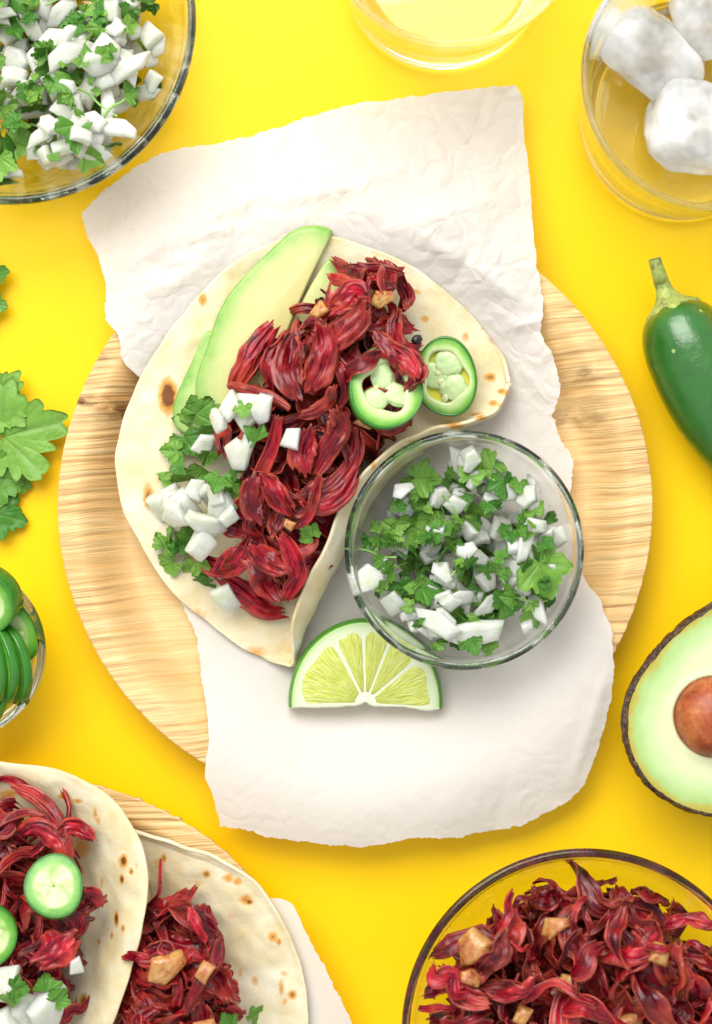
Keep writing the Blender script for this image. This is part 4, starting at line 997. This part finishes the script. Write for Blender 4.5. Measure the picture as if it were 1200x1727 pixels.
# ------------------------------------------------------------------ lime wedge
def lime():
    cw = W(616, 1187, 74); root = empty('lime_wedge', (cw[0], cw[1], 17), 'juicy half-round lime wedge lying on the parchment below the small glass bowl', 'lime')
    n = 90; Rx, Ry = 124, 136; Zt = 70
    a = np.linspace(math.radians(183), math.radians(-4), n)
    def face_z(x, y): return Zt + 0.07 * y - 3
    # rind: outer shell below the cut face
    prof = [(.985, 0), (1.0, -1), (1.028, -12), (1.035, -22), (1.02, -34), (.97, -46), (.90, -53)]
    vs = []
    for t in a:
        for q, dz in prof:
            x, y = Rx * q * math.cos(t), Ry * q * math.sin(t); z = max(face_z(x, y) + dz, 18)
            w = .8 * nz(x, y, z, 1 / 4, 3); vs.append((cw[0] + x * (1 + w * .004), cw[1] + y * (1 + w * .004), z))
    o = make('rind', vs, grid_faces(n, len(prof)), M['rind'], root)
    # body with the pale pith: face disc + the straight cut
    vs, dp = [], []
    qs = [(.985, -45), (.987, -.5)] + [(q, .3) for q in (.985, .965, .94, .91, .88, .8, .6, .4, .2, .02)]
    for t in a:
        for q, dz in qs:
            x, y = Rx * q * math.cos(t), Ry * q * math.sin(t)
            y2 = y + (3.0 * nz(x, 0, 0, 1 / 16, 8) if abs(math.sin(t)) < .08 else 0)
            vs.append((cw[0] + x, cw[1] + y2, max(face_z(x, y) + dz, 18))); dp.append(min(1, (1 - q) * 1.0))
    f = grid_faces(n, len(qs), flip=False)
    o = make('pith', vs, f, M['pith'], root, attrs={'depth': dp}); 
    # straight cut face towards the viewer's side
    L = [(Rx * .985 * math.cos(t), Ry * .985 * math.sin(t)) for t in (a[0], a[-1])]
    top = [(L[0][0], L[0][1]), (-60, -7), (-22, -4), (-8, -2), (0, 2), (14, -5), (60, -6), (100, -12), (L[1][0], L[1][1])]
    tp = catmull(top, 60); vs = []; dp = []
    for x, y in tp:
        y += 1.6 * nz(x, 0, 0, 1 / 7, 5)
        for dz, ins in ((.4, 5), (.5, 0), (-6, -1), (-26, 0), (-52, 2)):
            vs.append((cw[0] + x, cw[1] + y + ins, max(face_z(x, y) + dz, 17.5))); dp.append(.8)
    make('cut_edge', vs, grid_faces(60, 5, flip=True), M['pith'], root, attrs={'depth': dp})
    # pulp segments
    seps = [183, 118, 92, 67, 38, -5]
    for k in range(5):
        a1, a0 = math.radians(seps[k]), math.radians(seps[k + 1]); nA, nR = 26, 18
        ra = np.linspace(a0, a1, nA); vs, uv = [], []
        for i, t in enumerate(ra):
            for j in range(nR):
                s = j / (nR - 1); c = (t - (a0 + a1) / 2) / ((a1 - a0) / 2)
                rr = 15 + ((.885 + .02 * math.sin(5 * c + 3 * k)) * (1 - .05 * abs(c) ** 4) * 130 - 15) * s
                gap = 1.1 + .9 * abs(nz(s * 4, k, 0, 1, 6))
                half = max(0.0, rr * math.sin(min((a1 - a0) / 2, 1.4)) * 1.0 - gap)
                ang = (a0 + a1) / 2 + (t - (a0 + a1) / 2) * (max(0, (a1 - a0) / 2 * rr - gap) / ((a1 - a0) / 2 * rr))
                x, y = rr * math.cos(ang) * Rx / 130, rr * math.sin(ang) * Ry / 130
                bul = (1 - c ** 6) * (1 - (2 * s - 1) ** 8)
                z = face_z(x, y) - .6 + 2.6 * bul + .9 * nz(math.degrees(t) / 3.2, s * 2.2, k, 1, 2) * bul
                vs.append((cw[0] + x, cw[1] + y, z)); uv.append((s, t))
        make('pulp_segment', vs, grid_faces(nA, nR, flip=True), M['pulp'], root, uv=uv)
    return root
lime()

# ------------------------------------------------------------------ contents of the onion and cilantro bowls
KO = ['long', 'squarish', 'irregular', 'slim']
def salsa(F, c, R0, n_on, n_le, n_st, seed, lo, go, ll, gl_, lst, gst, scale=1.0, dome=0, vis=None, rlim=.78):
    r = random.Random(seed); k = 0
    items = ['o'] * n_on + ['l'] * n_le + ['s'] * n_st; r.shuffle(items)
    # keep some of the leaves for the top of the heap
    for idx, it in enumerate(items):
        for _ in range(60):
            a, q = r.uniform(0, 6.28), math.sqrt(r.random()) * R0 * rlim * (1.0 if idx < len(items) * .55 else .92)
            x, y = c[0] + q * math.cos(a), c[1] + q * math.sin(a)
            if vis is None or vis(x, y): break
        if it == 'o': bank, nm, lb, ct, gr, sc = DICE, 'onion_piece', lo, 'onion', go, r.uniform(.85, 1.2) * scale
        elif it == 'l': bank, nm, lb, ct, gr, sc = LEAF, 'cilantro_leaf', ll, 'cilantro', gl_, r.uniform(.75, 1.1) * scale
        else: bank, nm, lb, ct, gr, sc = STEM, 'chopped_cilantro', lst, 'cilantro', gst, r.uniform(.8, 1.1) * scale
        me, v = bank[r.randrange(len(bank))]
        m, _ = rest(F, v * sc, x, y, r.uniform(0, 6.28), .38 if it != 's' else .1, 80, .6, sink=2)
        ki = [b_[0] for b_ in bank].index(me)
        sd = ', near the glass wall' if math.hypot(x - c[0], y - c[1]) > .55 * R0 else ', mid heap'
        lb = (('long ' if ki % 4 == 0 else 'chunky ') if it == 'o' else (('scalloped ' if ki < 13 else 'wide ') if it == 'l' else '')) + lb + sd
        place(nm, me, m @ Matrix.Scale(sc, 4), lb, ct, gr)
salsa(fS, cS, rS, 112, 84, 10, 71, 'onion piece in the small bowl beside the lime', 'onion in the small bowl', 'cilantro leaf in the small bowl beside the lime', 'cilantro in the small bowl',
      'cut cilantro stalk in the small bowl beside the lime', 'cilantro stems in the small bowl', .72, rlim=.82)
put(fS, LEAF, 14, 905, 945, -1.2, 'cilantro_leaf', 'largest cilantro leaf spread open on the heap in the small glass bowl', 'cilantro', None, z=150, tilt=(.15, -.1, 0), sc=1.25)
put(fS, LEAF, 12, 770, 965, .4, 'cilantro_leaf', 'yellow-green folded cilantro leaf at the centre of the small glass bowl', 'cilantro', None, z=150, tilt=(.2, .3, 0), sc=1.0)
def scraps(F, c, R0, n, seed, lab, grp, vis=None):
    r = random.Random(seed)
    for _ in range(n):
        for _t in range(40):
            a, q = r.uniform(0, 6.28), math.sqrt(r.random()) * R0
            x, y = c[0] + q * math.cos(a), c[1] + q * math.sin(a)
            if vis is None or vis(x, y): break
        k = r.randrange(13); me, v = LEAF[k]; sc = r.uniform(.40, .72)
        m, _ = rest(F, v * sc, x, y, r.uniform(0, 6.28), .5, 78, .6, sink=2)
        place('cilantro_leaf', me, m @ Matrix.Scale(sc, 4), lab, 'cilantro', grp)
for (x, y, k, yw, sc, lab) in [(800, 1066, 8, .15, 1.2, 'long curved onion strip along the near wall of the small bowl'), (738, 1052, 4, -.5, 1.1, 'bright onion wedge above the long curved strip in the small bowl'), (622, 978, 1, .1, .9, 'square onion cube by the wall of the small bowl next to the tortilla flap')]:
    put(fS, DICE, k, x, y, yw, 'onion_piece', lab, 'onion', None, z=130, jit=.1, sc=sc)
put(fS, LEAF, 3, 790, 1072, -1.2, 'cilantro_leaf', 'cilantro leaf hanging below the long onion strip in the small bowl', 'cilantro', None, z=120, jit=.1, sc=1.0)
scraps(fS, cS, rS * .76, 56, 171, 'tiny cilantro scrap on the heap in the small bowl beside the lime', 'cilantro in the small bowl')
inframe = lambda x, y: x > -625 and y < 890
salsa(fL, cL, rL, 140, 100, 12, 72, 'onion piece in the large onion and cilantro bowl', 'onion in the large bowl', 'cilantro leaf in the large onion and cilantro bowl', 'cilantro in the large bowl',
      'cut cilantro stalk in the large onion and cilantro bowl', 'cilantro stems in the large bowl', .85, vis=inframe, rlim=.80)

scraps(fL, cL, rL * .74, 60, 172, 'tiny cilantro scrap on the heap in the large onion bowl', 'cilantro in the large bowl', inframe)
# ------------------------------------------------------------------ bowl of hibiscus
def circ_poly(cx_, cy2, r, a0=0, a1=360, clip=None):
    P = [(cx_ + r * math.cos(math.radians(a)), cy2 + r * math.sin(math.radians(a))) for a in np.arange(a0, a1, 8)]
    return [(min(x, 1235), min(y, 1765)) for x, y in P]
bed(fH, circ_poly(987, 1742, 195), 90, 81, 'dark tangled hibiscus below the shreds in the large glass bowl', 'hibiscus_mass')
bed(fH, circ_poly(987, 1742, 236), 130, 82, 'tangled hibiscus halfway up the heap in the large glass bowl', 'hibiscus_mass')
pile(fH, circ_poly(987, 1742, 254), 92, 83, 26, 'crimson hibiscus shred heaped in the large glass bowl', 'hibiscus in the large bowl', z=170, jit=.3)
for (x, y, k, s, yaw, lab) in [(797, 1596, 1, 1.45, .1, 'largest golden onion square in the hibiscus bowl'), (934, 1560, 5, 1.15, .6, 'golden onion piece under a long shred in the hibiscus bowl'), (1038, 1566, 2, .95, .4, 'glossy amber onion piece at the top of the hibiscus bowl'), (960, 1650, 6, 1.2, .1, 'translucent golden onion cube in the middle of the hibiscus bowl'),
                               (1100, 1592, 3, 1.0, 1.4, 'orange onion piece beside a dark stalk in the hibiscus bowl'), (792, 1640, 7, .9, .9, 'red-stained onion sliver at the edge of the hibiscus heap'), (880, 1705, 9, .9, 1.4, 'pinkish onion sliver low in the hibiscus bowl'), (1050, 1718, 10, 1.1, .6, 'pale pink onion piece near the front of the hibiscus bowl')]:
    put(fH, ROAST, k, x, y, yaw, 'roasted_onion_piece', lab, 'onion', None, z=190, jit=.15, sc=s * .78, pct=66)
pile(fH, circ_poly(987, 1742, 220), 20, 84, 40, 'crimson hibiscus shred heaped in the large glass bowl', 'hibiscus in the large bowl', z=200, jit=.3)

# ------------------------------------------------------------------ filling of the lower tacos
polyB = [(-30, 1315), (45, 1322), (100, 1370), (145, 1415), (150, 1480), (155, 1560), (135, 1640), (110, 1740), (-30, 1740)]
inB = [(-30, 1360), (40, 1380), (95, 1440), (110, 1520), (105, 1620), (80, 1740), (-30, 1740)]
bed(fB, inB, 80, 91, 'dark tangled hibiscus inside the taco with dark scorch marks', 'hibiscus_mass')
pile(fB, polyB, 40, 92, 20, 'crimson hibiscus shred in the taco with dark elongated scorch marks', 'hibiscus in the scorch-marked taco', z=100)
def cw_(F, path, width, lab, grp, **kw):
    w = []
    for (x, y, dz) in path:
        a = W(x, y, 100); i, j = F.ij(a[0], a[1]); w.append([x, y, float(F.h[max(0, i - 4):i + 5, max(0, j - 4):j + 5].mean()) + dz])
    w = np.array(w); zz = w[:, 2].copy()
    for k in range(len(zz)): w[k, 2] = zz[max(0, k - 1):k + 2].mean()
    v, f, uv, ed = ribbon(Wa(w), width, **kw); F.splat(v, 1)
    o = make('hibiscus_shred', v, f, M['hibiscus'], uv=uv, attrs={'edge': ed}); tag(o, lab, 'hibiscus', grp)
gB = 'hibiscus in the scorch-marked taco'
cw_(fB, [(20, 1325, 8), (60, 1345, 14), (95, 1380, 10), (110, 1410, 6)], 15, 'long hibiscus strip at the far end of the scorch-marked taco', gB, curl=1.3, seed=201, ridge=3, wprof=flat)
cw_(fB, [(95, 1400, 6), (125, 1395, 14), (160, 1415, 8)], 16, 'pointed hibiscus petal lying on the bare tortilla of the scorch-marked taco', gB, curl=1.0, seed=202, ridge=4)
cw_(fB, [(30, 1610, 10), (70, 1590, 14), (110, 1560, 16), (160, 1548, 10)], 9, 'thin arching hibiscus strip below the jalapeno round', gB, curl=1.5, seed=203, wprof=flat)
cw_(fB, [(60, 1620, 10), (95, 1600, 18), (125, 1575, 14)], 34, 'broad veined hibiscus petal above the onion dice', gB, curl=.9, seed=204, ridge=5, wprof=flat)
cw_(fB, [(140, 1500, 6), (160, 1510, 8), (168, 1530, 4)], 12, 'small red hibiscus tip on the tortilla of the scorch-marked taco', gB, curl=.9, seed=205)
for (x, y, k, s, lab) in [(62, 1690, 1, 1.2, 'squarish onion cube below the broad veined petal'), (95, 1680, 5, 1.5, 'long onion piece with a cilantro strip over it'), (28, 1635, 9, 1.2, 'pale onion piece beside the cilantro on the scorch-marked taco'), (12, 1712, 3, 1.3, 'onion piece at the near end of the scorch-marked taco'), (140, 1612, 2, .7, 'small onion bit against the bare tortilla')]:
    put(fB, DICE, k, x, y, .3 + k * .2, 'onion_piece', lab, 'onion', None, z=130, jit=.2, sc=s)
for (x, y, k, s) in [(45, 1665, 3, .9), (40, 1640, 7, .8), (90, 1655, 9, .8), (105, 1670, 1, .7)]:
    put(fB, LEAF, k, x, y, k * .9, 'cilantro_leaf', 'cilantro scrap beside the onion on the scorch-marked taco', 'cilantro', 'cilantro on the scorch-marked taco', z=140, jit=.4, sc=s)
zj = zq(90, 1495, fB)
jal_round('jalapeno_slice', W(91, 1496, max(zj + 18, 120)), 47, 50, 24, (math.radians(-16), math.radians(14), math.radians(25)), 'thick closed jalapeno round full of seeds on the scorch-marked taco', 'jalapeno rounds on the scorch-marked taco', 6, inner=False)
jal_round('jalapeno_slice', W(-16, 1578, max(zj + 16, 118)), 40, 52, 16, (0, math.radians(8), 0), 'jalapeno round cut off by the end of the scorch-marked taco', 'jalapeno rounds on the scorch-marked taco', 7, inner=False)

polyC = [(250, 1470), (300, 1535), (335, 1520), (370, 1590), (385, 1650), (405, 1680), (395, 1740), (232, 1740), (240, 1640), (252, 1560)]
bed(fC, [(250, 1540), (300, 1570), (350, 1610), (370, 1740), (235, 1740), (245, 1640)], 60, 95, 'dark tangled hibiscus inside the speckled taco', 'hibiscus_mass')
pile(fC, polyC, 36, 96, 22, 'crimson hibiscus shred in the speckled taco of the lower plate', 'hibiscus in the speckled taco', z=80)
gC = 'hibiscus in the speckled taco'
cw_(fC, [(318, 1530, 6), (330, 1560, 12), (348, 1590, 8)], 12, 'forked hibiscus tip standing out on the speckled tortilla', gC, curl=1.6, seed=211, ridge=3)
cw_(fC, [(265, 1545, 8), (290, 1530, 12), (320, 1522, 6)], 4, 'thin grey-tipped hibiscus stalk across the speckled taco', gC, curl=1.6, seed=212)
cw_(fC, [(310, 1710, 8), (335, 1660, 20), (365, 1620, 22), (370, 1580, 12)], 14, 'long bright hibiscus strip running down the speckled taco', gC, curl=1.5, seed=213, ridge=4, wprof=flat)
cw_(fC, [(360, 1690, 8), (385, 1670, 16), (402, 1675, 8)], 20, 'red hibiscus petal at the open side of the speckled taco', gC, curl=1.0, seed=214, ridge=4)
put(fC, ROAST, 5, 292, 1608, .7, 'roasted_onion_piece', 'big shiny caramel onion square on the speckled taco', 'onion', None, z=110, tilt=(.15, .1, 0), sc=1.2, pct=68)
put(fC, ROAST, 9, 356, 1610, 1.4, 'roasted_onion_piece', 'amber onion sliver between the strips of the speckled taco', 'onion', None, z=110, jit=.1, sc=.7)
put(fC, ROAST, 13, 350, 1712, .7, 'roasted_onion_piece', 'pale pink onion piece at the near end of the speckled taco', 'onion', None, z=100, jit=.1, sc=1.0)
for (x, y, k) in [(395, 1710, 2), (425, 1722, 7)]:
    put(fC, LEAF, k, x, y, k * 1.0, 'cilantro_leaf', 'cilantro scrap on the open side of the speckled taco', 'cilantro', 'cilantro on the speckled taco', z=90, jit=.3, sc=.75)

# ------------------------------------------------------------------ jalapeno rounds in their bowl
jl = [((-20, 1010), 52, 58, 34, (.30, -.40, .2), 135, 'domed jalapeno end resting on top of the rounds in its bowl', 1), ((14, 1066), 52, 60, 15, (.1, -.25, .3), 96, 'tilted jalapeno round lying behind the others in its bowl', 2), ((16, 1118), 54, 66, 15, (.1, -.85, .1), 104, 'steeply leaning jalapeno round, outermost in its bowl', 3), ((-4, 1122), 54, 66, 15, (.05, -.85, .05), 116, 'leaning jalapeno round second in the row in its bowl', 4), ((-26, 1132), 52, 62, 15, (0, -.75, 0), 128, 'leaning jalapeno round third in the row in its bowl', 5), ((-32, 1180), 50, 60, 15, (-.15, -.5, -.2), 112, 'jalapeno round at the near side of its bowl', 6), ((-110, 1100), 54, 60, 15, (0, -.3, 0), 90, 'jalapeno round lying flat at the far wall of its bowl', 8)]
for (p, a, b, th, tl, z, lab, sd) in jl:
    jal_round('jalapeno_slice', W(p[0], p[1], z), a, b, th, tl, lab, 'jalapeno rounds in the small bowl', sd, inner=False)

# ------------------------------------------------------------------ whole pepper
def pepper():
    root = empty('green_pepper', W(1190, 650, 0), 'whole glossy green jalapeno with its stalk on the yellow table', 'pepper')
    spine = Wa([(1128, 510, 74), (1140, 540, 75), (1162, 590, 76), (1195, 655, 76), (1240, 725, 72), (1290, 795, 60), (1325, 850, 44), (1342, 885, 34)])
    n, m = 90, 64; p = catmull(spine, n); T = np.gradient(p, axis=0); T /= np.linalg.norm(T, axis=1)[:, None]
    t = np.linspace(0, 1, n); rad = np.interp(t, [0, .012, .03, .06, .11, .18, .3, .45, .6, .75, .88, .96, 1], [16, 34, 47, 58, 67, 73, 76, 76, 72, 60, 42, 24, 3])
    rad = np.convolve(np.pad(rad, 2, mode='edge'), np.ones(5) / 5, 'valid'); rad[0] = 12; rad[-1] = 2
    vs = []
    for i in range(n):
        b = np.cross((0, 0, 1), T[i]); b /= np.linalg.norm(b); u = np.cross(T[i], b)
        for j in range(m):
            a = 2 * math.pi * j / m
            r = rad[i] * (1 + .028 * math.cos(3 * a + 1 + t[i] * 2) + .02 * mn.noise(Vector((t[i] * 5, math.cos(a), math.sin(a)))))
            vs.append(p[i] + r * (b * math.cos(a) + u * math.sin(a)))
    v = np.array(vs); f = grid_faces(n, m, wrap_v=True, flip=True) + [list(range(m)), [(n - 1) * m + j for j in range(m)][::-1]]
    v[:, 2] -= v[:, 2].min() - .3
    make('flesh_body', v, f, M['jskin'], root)
    dz = v[:m, 2].mean()
    # calyx: a shallow cap with an uneven edge
    c0 = v[:m].mean(0); ax = -T[0]; b = np.cross((0, 0, 1), ax); b /= np.linalg.norm(b); u = np.cross(ax, b)
    vs = []
    for j in range(48):
        a = 2 * math.pi * j / 48; w = 1 + .10 * math.sin(5 * a) + .06 * math.sin(9 * a + 1)
        for q, h in ((43 * w, -17), (41 * w, -11), (33, -2.5), (24, 5), (17, 14), (13.5, 26)): vs.append(c0 + q * (b * math.cos(a) + u * math.sin(a)) + ax * h)
    make('calyx', vs, grid_faces(48, 6, wrap_u=True), M['pstem'], root)
    s = np.array([c0 + ax * 16, c0 + ax * 40 + np.array([0, 0, 3]), np.array(W(1112, 465, dz + 14)), np.array(W(1103, 436, dz + 20))])
    v, f = tube(s, 14, 10.5, 30, 14)
    v += np.array([1.2 * nz(*q, 1 / 7, 3) for q in v])[:, None] * .8
    make('stalk', v, f, M['pstem'], root)
pepper()

# ------------------------------------------------------------------ avocado half
def avocado_half():
    zt = 132
    pts = [(1200, 1020), (1150, 1055), (1102, 1105), (1068, 1155), (1052, 1208), (1058, 1265), (1083, 1316), (1122, 1350), (1165, 1370), (1210, 1379), (1270, 1376), (1330, 1352), (1375, 1305), (1395, 1240), (1400, 1160), (1395, 1070), (1375, 990), (1335, 945), (1285, 945), (1240, 985)]
    w = Wa([(x, y, zt) for x, y in pts]); ol_ = catmull(w[:, :2], 180, closed=True); c = np.array(W(1222, 1200, zt)[:2])
    root = empty('avocado_half', (c[0], c[1], 0), 'halved avocado with its stone, cut side up on the yellow table', 'avocado')
    def fz(x, y): return zt + .02 * (x - c[0]) - .02 * (y - c[1])
    n = len(ol_)
    prof = [(.962, 0.6), (.975, 1.0), (.99, -1.5), (1.004, -8), (1.008, -20), (.985, -42), (.93, -68), (.82, -98), (.62, -120), (.35, -130), (.02, -131.5)]
    vs = []
    for i in range(n):
        for q, dz in prof:
            x, y = c + (ol_[i] - c) * q; z = fz(x, y) + dz
            k = (2.6 * nz(x, y, z, 1 / 9, 2) + 2.6 * nz(x, y, z, 1 / 17, 3)) if dz < 1 else .5 * nz(x, y, z, 1 / 9, 2)
            d = (ol_[i] - c) / np.linalg.norm(ol_[i] - c)
            vs.append((x + d[0] * k, y + d[1] * k, max(z, .4)))
    make('skin', vs, grid_faces(n, len(prof), wrap_u=True, flip=True), M['avoskin'], root)
    pc = np.array(W(1207, 1211, zt + 20)[:2]); pr = 64.5
    vs, dp = [], []; nq = 40
    for i in range(n):
        for j in range(nq):
            q = 0.963 * (1 - j / (nq - 1)) ; a = ol_[i]
            p = pc + (c + (a - c) * 0.963 - pc) * (1 - (j / (nq - 1)) * .999)
            x, y = p; r = math.hypot(x - pc[0], y - pc[1]); z = fz(x, y) + .3 + .8 * nz(x, y, 0, 1 / 26, 6) * min(1, j / 4)
            z += 3.0 * math.exp(-((r - pr - 4) / 7) ** 2) - 70 * float(ss(pr + 1.5, pr - 14, r))
            dist = np.linalg.norm(c + (a - c) * 0.963 - p)
            vs.append((x, y, z)); dp.append(min(1, max(0, dist + 3 * nz(x, y, 0, 1 / 8, 9)) / 125))
    make('flesh', vs, grid_faces(n, nq, wrap_u=True), M['avohalf'], root, attrs={'depth': dp})
    v, f = blob((pc[0], pc[1], zt - 8), (63, 66, 60), (0, .1, .3), 5, 2.05, 72, 48, .035)
    make('stone', v, f, M['stone'], root)
avocado_half()

# ------------------------------------------------------------------ cilantro sprigs at the table's edge
def sprig(base, tips, label, z=10):
    root = empty('cilantro_sprig', W(*base, 0), label, 'cilantro', 'loose cilantro sprigs on the table')
    for k, (x, y, R, yaw, zz, sd, tl) in enumerate(tips):
        v, f, vn = leaf(sd, R, .10, .0008, 12, 260, 14)
        E = np.array((Matrix.Rotation(yaw, 3, 'Z') @ Euler(tl).to_matrix())); v = v @ E.T
        w = np.array(W(x, y, zz)); v = v + w; v[:, 2] += max(0, 1.0 - v[:, 2].min())
        make('leaf', v, f, M['cilantro'], root, attrs={'vein': vn})
        b = W(*base, 6); vv, ff = tube([b, ((b[0] + w[0]) / 2, (b[1] + w[1]) / 2 + 4, 8), (w[0], w[1], v[:, 2].mean())], 3.2, 2.0, 14, 8)
        make('stem', vv, ff, M['stem'], root)
R_ = math.radians
sprig((-70, 770), [(0, 738, 112, R_(14), 28, 2, (0, -.12, 0)), (-22, 690, 78, R_(48), 34, 4, (.1, 0, 0)), (-10, 800, 60, R_(-20), 22, 6, (0, .1, 0))], 'broad toothed cilantro leaves lying beside the rim of the round plate')
sprig((-60, 850), [(-8, 865, 52, R_(-18), 16, 8, (0, 0, 0)), (2, 825, 40, R_(25), 14, 10, (.1, 0, 0))], 'small dark cilantro leaflets below the broad ones by the plate rim')
sprig((-90, 500), [(-34, 465, 46, R_(10), 30, 12, (0, 0, 0)), (-36, 508, 46, R_(-12), 24, 14, (0, 0, 0))], 'cilantro leaf tips between the large onion bowl and the broad leaves')
